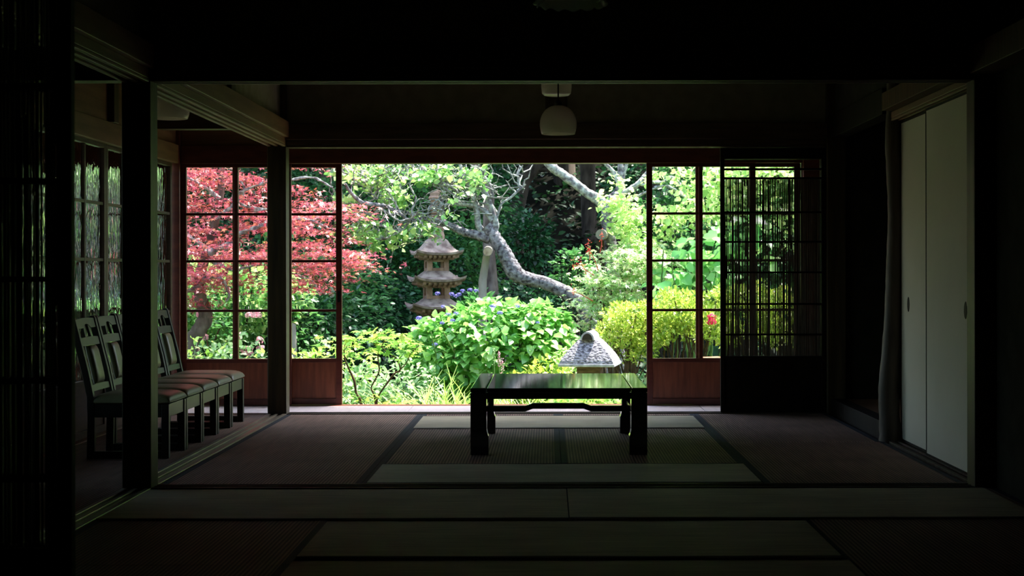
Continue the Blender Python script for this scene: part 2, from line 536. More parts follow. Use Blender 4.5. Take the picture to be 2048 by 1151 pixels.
def rdir(n, rng, flat=1.0):
    d = rng.normal(size=(n, 3))
    d[:, 2] *= flat
    return nrm(d)


def blob_points(n, c, rad, rng, shell=0.35, lump=0.22, zmin=None, nl=14):
    """points near the lumpy surface of an ellipsoid, with outward directions"""
    d = nrm(rng.normal(size=(n, 3)))
    lumps = nrm(rng.normal(size=(nl, 3)))
    g = np.max(d @ lumps.T, axis=1)
    rr = (1 - shell * rng.random(n) ** 1.6) * (1 - lump + lump * np.clip((g - 0.6) / 0.4, 0, 1) * 1.6)
    p = d * rr[:, None] * np.array(rad) + np.array(c)
    if zmin is not None:
        k = p[:, 2] > zmin
        p, d = p[k], d[k]
    return p, d


def bush(name, c, rad, n, tmpl, size, lm, label, cat, group=None, shell=0.4, lump=0.25, base=-0.5, stems=6, droop=-0.1, seed=0, flat=0.5, trunkmat='stem', jit=0.35):
    rng = np.random.default_rng(seed + 100)
    root = empty(name, (c[0], c[1], base), label, cat, group)
    p, d = blob_points(n, c, rad, rng, shell, lump, zmin=base + 0.03)
    ax = nrm(d * np.array([1, 1, 0.45]) + rng.normal(size=d.shape) * jit + np.array([0, 0, droop]))
    up = nrm(d * flat + np.array([0, 0, 0.75]) + rng.normal(size=d.shape) * 0.3)
    s = size * (0.65 + 0.6 * rng.random(len(p)))
    leaves('foliage', tmpl, p, ax, up, s, lm, root)
    mb = MB()
    for k in range(stems):
        a = rng.random() * 2 * math.pi
        q = 0.75 * rng.random() ** 0.5
        e = (c[0] + rad[0] * q * math.cos(a), c[1] + rad[1] * q * math.sin(a), c[2] + rad[2] * 0.35)
        b = (c[0] + rad[0] * .12 * math.cos(a), c[1] + rad[1] * .12 * math.sin(a), base - 0.02)
        mid = ((e[0] + b[0]) / 2 + rng.normal() * .04, (e[1] + b[1]) / 2 + rng.normal() * .04, (e[2] + b[2]) / 2)
        pl = smooth_line([b, mid, e], 4)
        r0 = 0.012 + 0.012 * max(rad)
        mb.tube(pl, np.linspace(r0, r0 * .35, len(pl)), 6, 0.1)
    mb.build('stems', M[trunkmat], root, smooth=True)
    return root


# ================================================================== THE HOUSE
XL, XLi = -1.890, -1.762      # left post line, outer and inner face
XR, XRo = 1.886, 2.020
YA0, YA1 = 7.03, 7.164        # front partition
YB0, YB1 = 10.67, 10.80       # garden-side partition
YC = 11.36                    # outer glass doors
XW = -2.68                    # side glass doors
YN = -2.2                     # wall behind the camera
KZ = 1.80                     # underside of lintels
CZ = 2.50


def structure(name, mb, m, **kw):
    return mb.build(name, M[m], kind='structure', **kw)


structure('floor', MB().box(-2.80, 2.75, YN - 0.1, 11.50, -0.16, -0.055), 'boards')
structure('ceiling', MB().box(-2.95, 2.95, YN - 0.1, 11.5, CZ, CZ + 0.06), 'ceiling')

# roof with eaves over the garden side and the left side
mb = MB()
mb.hexa([(-4.2, 11.4, 2.46), (3.6, 11.4, 2.46), (3.6, 11.96, 2.25), (-4.2, 11.96, 2.25)], [(-4.2, 11.4, 2.56), (3.6, 11.4, 2.56), (3.6, 11.96, 2.33), (-4.2, 11.96, 2.33)])
mb.hexa([(-3.75, YN, 2.16), (-2.72, YN, 2.46), (-2.72, 12.0, 2.46), (-3.75, 12.0, 2.16)], [(-3.75, YN, 2.24), (-2.72, YN, 2.58), (-2.72, 12.0, 2.58), (-3.75, 12.0, 2.24)])
mb.box(-2.95, 3.0, YN - 0.2, 11.5, CZ + 0.065, CZ + 0.12)
structure('roof', mb, 'bark_dark')

# stone step under the veranda, foundation
structure('foundation', MB().box(-2.78, 2.6, 11.36, 11.48, -0.55, -0.165), 'stone')

# posts
posts = [(XL, XLi, YA0, YA1), (XR, XRo, YA0, YA1), (XL, XLi, YB0, YB1), (1.872, 2.0, YB0, YB1),
         (-2.735, -2.625, 11.30, 11.42), (1.815, 1.93, 11.30, 11.42), (-2.735, -2.635, 6.98, 7.06), (XL, XLi, 3.30, 3.42)]
for i, (a, b, c, d) in enumerate(posts):
    mb = MB().box(a, b, c, d, -0.054, CZ - 0.002)
    o = structure('trim_%d' % (i + 1), mb, 'redwood' if c > 11 else 'post', bevel=0.006)
tn = len(posts) + 1


def trim(mb, m, bevel=0.003):
    global tn
    structure('trim_%d' % tn, mb, m, bevel=bevel)
    tn += 1


# lintels and the boards over them ---------------------------------
# front partition: grooved lintel + long board
def kamoi_x(x0, x1, y0, y1, z0, hi):
    mb = MB()
    d = y1 - y0
    mb.box(x0, x1, y0, y1, z0 + 0.016, z0 + hi)
    for a, b in ((0, .17), (.40, .58), (.82, 1)):
        mb.box(x0, x1, y0 + d * a, y0 + d * b, z0, z0 + 0.0155)
    return mb


def kamoi_y(x0, x1, y0, y1, z0, hi):
    mb = MB()
    d = x1 - x0
    mb.box(x0, x1, y0, y1, z0 + 0.016, z0 + hi)
    for a, b in ((0, .17), (.40, .58), (.82, 1)):
        mb.box(x0 + d * a, x0 + d * b, y0, y1, z0, z0 + 0.0155)
    return mb


trim(kamoi_x(XLi + .001, XR - .001, YA0 + .01, YA1 - .01, KZ + 0.005, 0.055), 'beam')
trim(MB().box(XLi + .001, XR - .001, YA0 - 0.015, YA1 + 0.012, KZ + 0.061, KZ + 0.175), 'beam')
trim(MB().box(-2.63, XL - .001, YA0 + .01, YA1 - .01, KZ + 0.01, KZ + 0.17), 'beam')
# garden partition
trim(kamoi_x(XLi + .001, 1.871, YB0 + .01, YB1 - .01, KZ - 0.006, 0.05), 'beam')
trim(MB().box(XLi + .001, 1.871, YB0 - 0.015, YB1 + .012, KZ + 0.045, KZ + 0.155), 'beam')
trim(MB().box(-2.63, XL - .001, YB0 + .01, YB1 - .01, KZ + 0.12, KZ + 0.25), 'beam')
# left partition, both rooms
trim(kamoi_y(XL + .004, XLi - .004, YA1 + .001, YB0 - .001, KZ, 0.06), 'boards')
trim(MB().box(XL - .012, XLi + .022, YA1 + .013, YB0 - .016, KZ + 0.061, KZ + 0.165), 'boards')
trim(kamoi_y(XL + .004, XLi - .004, 3.43, YA0 - .001, KZ, 0.06), 'boards')
trim(MB().box(XL - .012, XLi + .022, 3.43, YA0 - .016, KZ + 0.061, KZ + 0.165), 'boards')
# right: over the paper doors
trim(kamoi_y(1.925, 2.02, YA1 + .001, 8.93, KZ, 0.05), 'boards')
trim(MB().box(1.862, 1.975, YA1 + .014, 8.862, KZ + 0.051, KZ + 0.15), 'brownbeam')
trim(MB().box(1.862, 1.975, 1.0, YA0 - .016, KZ + 0.03, KZ + 0.15), 'brownbeam')
# outer lintels of the glass doors
trim(MB().box(-2.624, 1.814, 11.325, 11.435, 1.730, 1.86), 'redwood')
trim(MB().box(XW - .05, XW + .05, 7.065, 11.295, 1.730, 1.86), 'boards')

# sills
def sill_y(x0, x1, y0, y1):
    mb = MB().box(x0, x1, y0, y1, -0.054, -0.004)
    d = x1 - x0
    for a, b in ((0, .2), (.42, .56), (.80, 1)):
        mb.box(x0 + d * a, x0 + d * b, y0, y1, -0.0039, 0.006)
    return mb


def sill_x(x0, x1, y0, y1):
    mb = MB().box(x0, x1, y0, y1, -0.054, -0.004)
    d = y1 - y0
    for a, b in ((0, .2), (.42, .56), (.80, 1)):
        mb.box(x0, x1, y0 + d * a, y0 + d * b, -0.0039, 0.006)
    return mb


trim(sill_y(XL, XLi, YA1 + .001, YB0 - .001), 'sill', 0.002)
trim(sill_y(XL, XLi, 3.43, YA0 - .001), 'sill', 0.002)
trim(sill_x(XLi + .001, XR - .001, YA0, YA1), 'sillx', 0.002)
trim(sill_x(XLi + .001, 1.871, YB0, YB1), 'sillx', 0.002)
trim(sill_y(1.905, 2.02, YA1 + .001, 8.90), 'sillx', 0.002)
trim(MB().box(-2.624, 1.814, 11.325, 11.435, -0.054, 0.004), 'redwood', 0.002)
trim(MB().box(XW - .05, XW + .05, 7.065, 11.295, -0.054, 0.004), 'boards', 0.002)

# upper walls
mb = MB().box(XLi + .001, XR - .001, YA0 + .04, YA1 - .04, KZ + .176, CZ - .001)
structure('wall_over_front_partition', mb, 'plaster')
structure('wall_over_front_partition_left', MB().box(-2.63, XL - .001, YA0 + .04, YA1 - .04, KZ + .171, CZ - .001), 'boards')
structure('wall_over_garden_partition', MB().box(XLi + .001, 1.871, YB0 + .04, YB1 - .04, KZ + .156, CZ - .001), 'plaster')
structure('wall_over_garden_partition_left', MB().box(-2.63, XL - .001, YB0 + .04, YB1 - .04, KZ + .251, CZ - .001), 'boards')
structure('wall_over_left_partition', MB().box(XL + .04, XLi - .04, YA1 + .001, YB0 - .001, KZ + .166, CZ - .001), 'plaster')
structure('wall_over_left_partition_near', MB().box(XL + .04, XLi - .04, 3.43, YA0 - .001, KZ + .166, CZ - .001), 'plaster')
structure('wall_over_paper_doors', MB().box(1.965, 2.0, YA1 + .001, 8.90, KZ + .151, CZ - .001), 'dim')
structure('wall_over_glass_doors', MB().box(-2.624, 1.814, 11.345, 11.415, 1.861, CZ - .001), 'boards')
structure('wall_over_side_glass_doors', MB().box(XW - .03, XW + .03, 7.065, 11.295, 1.861, CZ - .001), 'boards')
# struts in the upper walls
trim(MB().box(-0.02, 0.128, YB0 + .015, YB0 + .039, KZ + .156, CZ - .002), 'post')
trim(MB().box(-0.01, 0.145, YA0 + .015, YA0 + .039, KZ + .176, CZ - .002), 'post')
for y in (8.05, 9.55, 10.4):
    trim(MB().box(XW + .031, XW + .07, y, y + .11, 1.861, CZ - .002), 'post')
trim(MB().box(XW + .031, XW + .065, 7.07, 11.29, 2.16, 2.27), 'boards')
trim(MB().box(XLi - .039, XLi - .012, 8.9, 9.02, KZ + .166, CZ - .002), 'post')

# near room right wall, back wall, alcove
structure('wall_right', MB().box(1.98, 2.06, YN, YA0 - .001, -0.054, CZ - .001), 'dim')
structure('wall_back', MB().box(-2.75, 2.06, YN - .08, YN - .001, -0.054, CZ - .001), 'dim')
structure('wall_left_light_block', MB().box(-2.75, -2.655, YN, 6.975, -0.054, CZ - .001), 'dim')  # unseen, added in place of windows to cut side light on the posts
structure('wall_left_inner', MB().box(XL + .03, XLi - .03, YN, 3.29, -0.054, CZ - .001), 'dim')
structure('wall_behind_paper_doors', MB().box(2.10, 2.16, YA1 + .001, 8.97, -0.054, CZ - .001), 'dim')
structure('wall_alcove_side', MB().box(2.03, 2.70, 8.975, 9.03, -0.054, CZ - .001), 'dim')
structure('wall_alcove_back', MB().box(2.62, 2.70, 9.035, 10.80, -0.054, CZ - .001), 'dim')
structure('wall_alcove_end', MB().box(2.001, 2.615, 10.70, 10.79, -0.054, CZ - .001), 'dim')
structure('wall_veranda_end', MB().box(1.93, 2.0, 10.805, 11.5, -0.16, CZ - .001), 'boards')
structure('wall_right_outer', MB().box(2.72, 2.80, YN, 11.5, -0.16, CZ - .001), 'boards')
mb = MB().box(1.90, 1.99, 9.06, YB0 - .002, -0.054, 0.10)
trim(mb, 'darkframe')
structure('floor_alcove', MB().box(1.991, 2.615, 9.035, 10.69, 0.04, 0.095), 'boards')
trim(MB().box(1.90, 2.0, 9.04, YB0 - .002, KZ + .05, KZ + .2), 'darkframe')
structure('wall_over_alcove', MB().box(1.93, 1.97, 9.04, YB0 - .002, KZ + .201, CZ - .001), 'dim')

# crooked log post of the alcove
rs = random.Random(5)
pts = []
for z, px in ((-0.05, 1779), (0.1, 1779), (0.3, 1776), (0.5, 1781), (0.7, 1785), (0.9, 1787), (1.1, 1789), (1.3, 1791), (1.5, 1789), (1.7, 1786), (1.9, 1788), (2.2, 1789), (2.495, 1788)):
    pts.append(((px - VX) / F * 8.95 - .0, 8.95, z))
radii = [.062, .058, .054, .05, .047, .044, .043, .042, .044, .043, .04, .039, .038]
pr = smooth_line([p + (r,) for p, r in zip(pts, radii)], 5)
mb = MB().tube(pr[:, :3], pr[:, 3], 14, 0.04, rs)
o = mb.build('trim_%d' % tn, M['log'], smooth=True, kind='structure'); tn += 1

# ------------------------------------------------------------------ glass doors
ZROWS = [1.370, 1.034, 0.680]


def glass_door(name, axis, u0, u1, w, um, glassmat, handle=None, zt=1.729, wood='redwood', panel='redpanel'):
    """u along the wall, w the centre of its thickness; um the middle muntin"""
    def bx(mb, a, b, c, d, z0, z1):
        return mb.box(a, b, c, d, z0, z1) if axis == 'X' else mb.box(c, d, a, b, z0, z1)
    loc = ((u0 + u1) / 2, w, 0.005) if axis == 'X' else (w, (u0 + u1) / 2, 0.005)
    root = empty(name, loc, kind='structure')
    t = 0.016
    sw = 0.042
    mb = MB()
    bx(mb, u0, u0 + sw, w - t, w + t, 0.006, zt)
    bx(mb, u1 - sw, u1, w - t, w + t, 0.006, zt)
    bx(mb, u0 + sw, u1 - sw, w - t, w + t, 1.704, zt)
    bx(mb, u0 + sw, u1 - sw, w - t, w + t, 0.308, 0.336)
    bx(mb, u0 + sw, u1 - sw, w - t, w + t, 0.006, 0.05)
    mb.build('frame', M[wood], root, bevel=0.002)
    mb = MB()
    bx(mb, um - .014, um + .014, w - .011, w + .011, 0.3365, 1.7035)
    for z in ZROWS:
        bx(mb, u0 + sw, um - .0141, w - .010, w + .010, z - .009, z + .009)
        bx(mb, um + .0141, u1 - sw, w - .010, w + .010, z - .009, z + .009)
    mb.build('muntin', M[wood], root, bevel=0.0015)
    mb = MB()
    if axis == 'X':
        mb.add([(u0 + sw, w, .337), (u1 - sw, w, .337), (u1 - sw, w, 1.703), (u0 + sw, w, 1.703)], [(0, 1, 2, 3)])
    else:
        mb.add([(w, u0 + sw, .337), (w, u1 - sw, .337), (w, u1 - sw, 1.703), (w, u0 + sw, 1.703)], [(0, 3, 2, 1)])
    mb.build('glass', M[glassmat], root)
    mb = MB()
    bx(mb, u0 + sw, u1 - sw, w - .006, w + .006, .0505, .3075)
    mb.build('lower_panel', M[panel], root)
    if handle is not None:
        hx = u0 + sw / 2 if handle == 0 else u1 - sw / 2
        mb = MB()
        bx(mb, hx - .010, hx + .010, w - t - .003, w - t, .74, .82)
        mb.build('handle', M['handle'], root, bevel=0.002)
    return root


def cx(px, Y=YC):
    return (px - VX) / F * Y


glass_door('door_1', 'X', cx(362), cx(583), YC, cx(472.5), 'glass')
glass_door('door_2', 'X', cx(466, 11.402), cx(684, 11.402), 11.402, cx(575, 11.402), 'glass', 1)
glass_door('door_3', 'X', cx(1293), cx(1511), YC, cx(1401.5), 'glass', 0)
glass_door('door_4', 'X', cx(1391, 11.402), cx(1600, 11.402), 11.402, cx(1502, 11.402), 'glass')
trim(MB().box(cx(1601, 11.402), 1.814, 11.345, 11.415, 0.006, 1.729), 'redwood')
bnd = [7.05, 7.89, 8.73, 9.57, 10.41, 11.245]
for i in range(len(bnd) - 1):
    a, b = bnd[i], bnd[i + 1]
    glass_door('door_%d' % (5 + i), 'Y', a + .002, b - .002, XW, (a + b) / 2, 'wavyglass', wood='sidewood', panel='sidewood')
dn = 5 + len(bnd) - 1


# ------------------------------------------------------------------ reed screens
def reed_door(name, axis, u0, u1, w, seed):
    def bx(mb, a, b, c, d, z0, z1):
        return mb.box(a, b, c, d, z0, z1) if axis == 'X' else mb.box(c, d, a, b, z0, z1)
    rs = random.Random(seed)
    loc = ((u0 + u1) / 2, w, 0.006) if axis == 'X' else (w, (u0 + u1) / 2, 0.006)
    root = empty(name, loc, kind='structure')
    t = 0.014
    mb = MB()
    bx(mb, u0, u0 + .028, w - t, w + t, .007, 1.788)
    bx(mb, u1 - .028, u1, w - t, w + t, .007, 1.788)
    bx(mb, u0 + .028, u1 - .028, w - t, w + t, 1.712, 1.788)
    bx(mb, u0 + .028, u1 - .028, w - t, w + t, .350, .385)
    bx(mb, u0 + .028, u1 - .028, w - t, w + t, .007, .06)
    mb.build('frame', M['darkframe'], root, bevel=0.002)
    mb = MB()
    for z in (1.645, 1.584, 1.354, 1.155, .949, .736, .53):
        bx(mb, u0 + .028, u1 - .028, w - .010, w - .001, z - .006, z + .006)
    mb.build('batten', M['darkframe'], root)
    mb = MB()
    u = u0 + .031
    while u < u1 - .034:
        r = rs.uniform(.0018, .0029)
        k = rs.uniform(-.003, .003)
        zb = .386
        while zb < 1.57:
            zt = min(1.578, zb + rs.uniform(.5, 1.3))
            j = rs.uniform(-.0012, .0012)
            p = [(u + j, zb), (u + j + k * (zt - zb), zt - .001)]
            a = [(q[0], w + .004, q[1]) if axis == 'X' else (w + .004, q[0], q[1]) for q in p]
            mb.tube(a, [r, r * .9], 5)
            zb = zt
        u += rs.choice([.0048, .0056, .0066, .0088])
    mb.build('reed_mat', M['reed'], root, kind='stuff')
    mb = MB()
    bx(mb, u0 + .028, u1 - .028, w - .006, w + .006, .0605, .3495)
    mb.build('lower_panel', M['darkframe'], root)
    hx = u0 + .014
    mb = MB(); bx(mb, hx - .007, hx + .007, w - t - .002, w - t, .72, .79)
    mb.build('handle', M['handle'], root)
    return root


reed_door('door_%d' % dn, 'X', 1.159, 1.868, YB0 + .04, 3); dn += 1
reed_door('door_%d' % dn, 'X', 1.165, 1.871, YB0 + .095, 4).location.x += 0; dn += 1
for k, (a, b, ww) in enumerate(((4.47, 5.40, -1.808), (3.44, 4.50, -1.845))):
    reed_door('door_%d' % dn, 'Y', a, b, ww, 10 + k); dn += 1
# the partition this side of the front room: two reed screens pushed together at the left
reed_door('door_%d' % dn, 'X', XLi + .002, -.998, 3.335, 15); dn += 1
reed_door('door_%d' % dn, 'X', XLi + .006, -1.0125, 3.382, 16); dn += 1
trim(kamoi_x(XLi + .001, 1.978, 3.31, 3.41, KZ, .055), 'beam')
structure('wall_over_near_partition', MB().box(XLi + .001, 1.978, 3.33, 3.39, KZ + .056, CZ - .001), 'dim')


# ------------------------------------------------------------------ paper doors on the right
def paper_door(name, y0, y1, x, hy):
    root = empty(name, (x, (y0 + y1) / 2, .006), kind='structure')
    MB().box(x - .009, x + .009, y0 + .012, y1 - .012, .019, 1.785).build('panel', M['fusuma'], root)
    mb = MB().box(x - .011, x + .011, y0, y0 + .0118, .007, 1.797).box(x - .011, x + .011, y1 - .0118, y1, .007, 1.797)
    mb.box(x - .011, x + .011, y0 + .012, y1 - .012, .007, .0188).box(x - .011, x + .011, y0 + .012, y1 - .012, 1.7855, 1.797)
    mb.build('frame', M['darkframe'], root)
    prof = []
    v = []; n = 24
    for k in range(n):
        th = 2 * math.pi * k / n
        v.append((x - .0115, hy + .022 * math.cos(th), .775 + .038 * math.sin(th)))
    for k in range(n):
        th = 2 * math.pi * k / n
        v.append((x - .0091, hy + .026 * math.cos(th), .775 + .042 * math.sin(th)))
    f = [tuple(range(n))[::-1]] + [(k, (k + 1) % n, n + (k + 1) % n, n + k) for k in range(n)]
    MB().add(v, f).build('handle', M['handle'], root)
    return root


paper_door('door_%d' % dn, 7.17, 8.22, 1.963, 7.44); dn += 1
paper_door('door_%d' % dn, 8.18, 8.925, 1.990, 8.74); dn += 1

# ------------------------------------------------------------------ tatami
G8 = 'tatami mats of the back room'


def tatami(x0, x1, y0, y1, label, group):
    root = empty('tatami_mat', ((x0 + x1) / 2, (y0 + y1) / 2, -0.0545), label, 'tatami mat', group)
    e = 0.032
    MB().box(x0 + e, x1 - e, y0 + .001, y1 - .001, -.0545, 0).build('mat_body', M['tatami'], root)
    for a, b in ((x0 + .0008, x0 + e - .0002), (x1 - e + .0002, x1 - .0008)):
        MB().box(a, b, y0 + .001, y1 - .001, -.0545, .0012).build('cloth_edging', M['heri'], root)
    return root


colx = [XLi + .002, -0.850, 0.062, 0.974, XR - .002]
cn = ['leftmost', 'second', 'third', 'rightmost']
rows = [(YA1 + .001, 8.917, 'front row'), (8.918, YB0 - .001, 'garden-side row')]
for r, (a, b, rn) in enumerate(rows):
    for i in range(4):
        far = r == 1
        lab = [
            ['brown ribbed tatami in the left front of the back room beside the grooved sill', 'tatami half under the runner, front of back room, left of centre seam', 'tatami half under the runner, front of back room, under table\'s front legs', 'dark tatami lying along the cream sliding paper doors'],
            ['reddish tatami at back left beside the pillar, by the veranda', 'ribbed tatami under left legs of the low table, near the veranda', 'ribbed tatami under right back leg of the low table, near the veranda', 'dark tatami in front of the reed screen and the alcove']][r][i]
        x1 = colx[i + 1] if not (i == 3) else (XR - .002 if r == 0 else 1.870)
        tatami(colx[i], x1, a, b, lab, G8)
# near room: three mats across, rows running away from the front partition
nn = [(XLi + .002, -0.850), (-0.849, 0.062), (0.063, 0.974), (0.975, 1.978)]
yy = [(5.22, YA0 - .001), (3.44, 5.219)]
structure('floor_near_room', MB().box(XLi + .002, 1.978, YN + .001, 3.438, -.054, 0), 'tatami')
nlab = ['dark tatami at lower left beside the near left pillar', 'dark tatami mostly under the first wide rush runner, left of its seam',
        'dark tatami mostly under the first wide rush runner, right of its seam', 'dark tatami at lower right beside the near right pillar']
for r, (a, b) in enumerate(yy):
    for i, (x0, x1) in enumerate(nn):
        lab = nlab[i] if r == 0 else ['dark tatami at the very bottom left corner beside the dark reed screens', 'tatami under the left half of the lowest runner, at the bottom edge', 'tatami under the right half of the lowest runner, at the bottom edge', 'dark tatami at the very bottom right corner beside the dark wall'][i]
        tatami(x0, x1, a, b, lab, 'tatami mats of the front room')
# side corridor mats
for k, (a, b, lab) in enumerate(((7.07, 8.87, 'narrow corridor matting under the near chairs, left of the grooved sill'), (8.875, 10.66, 'narrow corridor matting under the far chairs, left of the grooved sill'), (5.2, 7.065, 'narrow corridor matting before the near left pillar, nearest the viewer'), (3.4, 5.195, 'corridor matting behind the dark reed screen at far left'))):
    MB().box(XW + .052, XL - .002, a, b, -.0545, -.002).build('corridor_mat', M['tatami'], label=lab, cat='floor mat', group='matting strips of the side corridor', bevel=0.001)


# woven runners lying on the tatami
def runner(x0, x1, y0, y1, label, seed=0, grp='rush runners laid across the rooms'):
    rs = random.Random(seed)
    nx, ny = 40, 6
    V = []; Fc = []
    ph = rs.uniform(0, 6)
    for lvl in (0, 1):
        for j in range(ny + 1):
            for i in range(nx + 1):
                x = x0 + (x1 - x0) * i / nx
                y = y0 + (y1 - y0) * j / ny
                edge = (j == 0 or j == ny)
                y += 0.004 * math.sin(x * 3.1 + ph) + 0.002 * math.sin(x * 9 + ph * 2)
                z = 0.0016 if lvl == 0 else 0.0055 + (0.0012 * math.sin(x * 7 + y * 4 + ph) + .0012)
                if lvl and (edge or i in (0, nx)): z = 0.0050
                V.append((x, y, z))
    n1 = (nx + 1) * (ny + 1)
    for j in range(ny):
        for i in range(nx):
            a = j * (nx + 1) + i
            Fc.append((n1 + a, n1 + a + 1, n1 + a + nx + 2, n1 + a + nx + 1))
            Fc.append((a, a + nx + 1, a + nx + 2, a + 1))
    rim = [i for i in range(nx + 1)] + [j * (nx + 1) + nx for j in range(1, ny + 1)] + [ny * (nx + 1) + i for i in range(nx - 1, -1, -1)] + [j * (nx + 1) for j in range(ny - 1, 0, -1)]
    for k in range(len(rim)):
        a, b = rim[k], rim[(k + 1) % len(rim)]
        Fc.append((a, b, n1 + b, n1 + a))
    root = empty('rush_runner', ((x0 + x1) / 2, (y0 + y1) / 2, 0.0016), label, 'floor runner', grp)
    MB().add(V, Fc).build('weave', M['runner'], root)
    mb = MB()
    for (ya, yb) in ((y0 + .0, y0 + .010), (y1 - .010, y1)):
        vv = []
        for i in range(nx + 1):
            x = x0 + (x1 - x0) * i / nx
            dy = 0.004 * math.sin(x * 3.1 + ph) + 0.002 * math.sin(x * 9 + ph * 2)
            vv += [(x, ya + dy - .003, .0074 if ya > y0 else .0016), (x, yb + dy + .003 if ya > y0 else yb + dy, .0016 if ya > y0 else .0074)]
        mb.add(vv, [(2 * i, 2 * i + 2, 2 * i + 3, 2 * i + 1) for i in range(nx)])
    mb.build('bound_edge', M['heri'], root)
    return root


runner(-.828, .952, 9.68, 10.50, 'pale rush runner at the veranda end, behind the low table', 1)
runner(-.826, .966, 7.18, 7.90, 'rush runner in front of the low table, just beyond the front sill', 2)
runner(-1.755, .076, 6.145, 7.00, 'wide rush runner just before the sill, left of its seam', 3)
runner(.081, 1.915, 6.155, 7.01, 'wide rush runner just before the sill, right of its seam', 4)
runner(-.850, .985, 5.32, 6.105, 'rush runner between the wide pair and the lowest runner', 5)
runner(-.848, .995, 4.45, 5.275, 'rush runner cut by the bottom edge of the picture', 6)

# veranda matting
for a, b, lab in ((-2.62, -.97, 'pale veranda matting strip behind the chairs and left pillar'), (-.966, 1.07, 'pale veranda matting strip in the middle, behind the low table'), (1.074, 1.868, 'pale veranda matting strip at right, below the glass door and reed screen')):
    MB().box(a, b, YB1 + .004, 11.322, -.0545, 0.0).build('veranda_mat', M['veranda'], label=lab, cat='floor mat', group='matting strips of the veranda', bevel=0.002)

# ------------------------------------------------------------------ low table
TX0, TX1 = (940 - VX) / 383 * 1.0, (1294.5 - VX) / 383
TY0, TY1 = 8.285, 9.47
H = 0.352
tb = empty('low_table', ((TX0 + TX1) / 2, (TY0 + TY1) / 2, 0.001), 'glossy black lacquered low table on the tatami mats', 'low table')
mb = MB()
bw = 0.082
mb.box(TX0 + bw + .005, TX1 - bw - .005, TY0 + .001, TY1 - .001, H - .022, H - .001)
mb.build('tabletop', M['tabletop'], tb, bevel=0.002)
for a, b in ((TX0, TX0 + bw), (TX1 - bw, TX1)):
    MB().box(a, b, TY0, TY1, H - .024, H).build('end_board', M['tabletop'], tb, bevel=0.006)
mb = MB().box(TX0 + .006, TX1 - .006, TY0 + .006, TY0 + .045, H - .058, H - .0245)
mb.box(TX0 + .006, TX1 - .006, TY1 - .045, TY1 - .006, H - .058, H - .0245)
mb.box(TX0 + .006, TX0 + .045, TY0 + .045, TY1 - .045, H - .058, H - .0245)
mb.box(TX1 - .045, TX1 - .006, TY0 + .045, TY1 - .045, H - .058, H - .0245)
mb.box(TX0 + .045, TX1 - .045, TY0 + .045, TY1 - .045, H - .03, H - .0245)
mb.build('apron', M['blacklacquer'], tb, bevel=0.002)
LW = 0.088
for ix in (0, 1):
    for iy in (0, 1):
        sx = 1 if ix == 0 else -1
        xo = (TX0 + .001) if ix == 0 else (TX1 - .001)
        yo = (TY0 + .001) if iy == 0 else (TY1 - .001)
        sy = 1 if iy == 0 else -1
        o1 = [(xo, .0065), (xo + sx * (LW + .006), .0065), (xo + sx * (LW + .006), .10), (xo + sx * (LW + .0), .112), (xo + sx * (LW - .004), .135), (xo + sx * (LW - .004), H - .025), (xo, H - .025)]
        o1 = [(xo, .0016), (xo + sx * (LW + .006), .0016)] + o1[2:]
        if sx < 0: o1 = o1[::-1]
        y_a, y_b = sorted((yo, yo + sy * LW))
        MB().prism(o1, 'Y', y_a, y_b).build('leg', M['blacklacquer'], tb, bevel=0.004)
for xo in (TX0 + .024, TX1 - .06):
    MB().box(xo, xo + .036, TY0 + LW + .002, TY1 - LW - .002, .168, .205).build('side_stretcher', M['blacklacquer'], tb, bevel=0.003)
ym = (TY0 + TY1) / 2
zb, zt = .178, .210
xa, xb = TX0 + .0605, TX1 - .0605
ol = [(xa, zb), (xa + .22, zb), (xa + .26, zb + .015), (xb - .26, zb + .015), (xb - .22, zb), (xb, zb), (xb, zt), (xb - .22, zt), (xb - .26, zt + .015), (xa + .26, zt + .015), (xa + .22, zt), (xa, zt)]
MB().prism(ol, 'Y', ym - .015, ym + .015).build('stretcher', M['blacklacquer'], tb)


# ------------------------------------------------------------------ chairs
def pillow(c, ex, ey, ez, hx, hy, hz, n=14, p=6, q=.4, flat_bottom=0.35):
    """cushion: c centre, ex ey ez its axes, half sizes hx hy hz"""
    c, ex, ey, ez = map(lambda t: np.array(t, float), (c, ex, ey, ez))
    V = []; Fc = []
    g = np.sin(np.linspace(-math.pi / 2, math.pi / 2, n + 1))
    for lvl in (1, -1):
        for u in g:
            for v in g:
                k = max(0.0, (1 - abs(u) ** p) * (1 - abs(v) ** p)) ** q
                zz = hz * k * (1 if lvl == 1 else -flat_bottom)
                V.append(c + ex * u * hx * (1 - .02 * (1 - k)) + ey * v * hy * (1 - .02 * (1 - k)) + ez * zz)
    m = n + 1
    for i in range(n):
        for j in range(n):
            a = i * m + j
            Fc.append((a, a + m, a + m + 1, a + 1))
            b = a + m * m
            Fc.append((b, b + 1, b + m + 1, b + m))
    rim = [i * m for i in range(m)] + [n * m + j for j in range(1, m)] + [i * m + n for i in range(n - 1, -1, -1)] + [j for j in range(n - 1, 0, -1)]
    for k in range(len(rim)):
        a, b = rim[k], rim[(k + 1) % len(rim)]
        Fc.append((a, m * m + a, m * m + b, b))
    return V, Fc


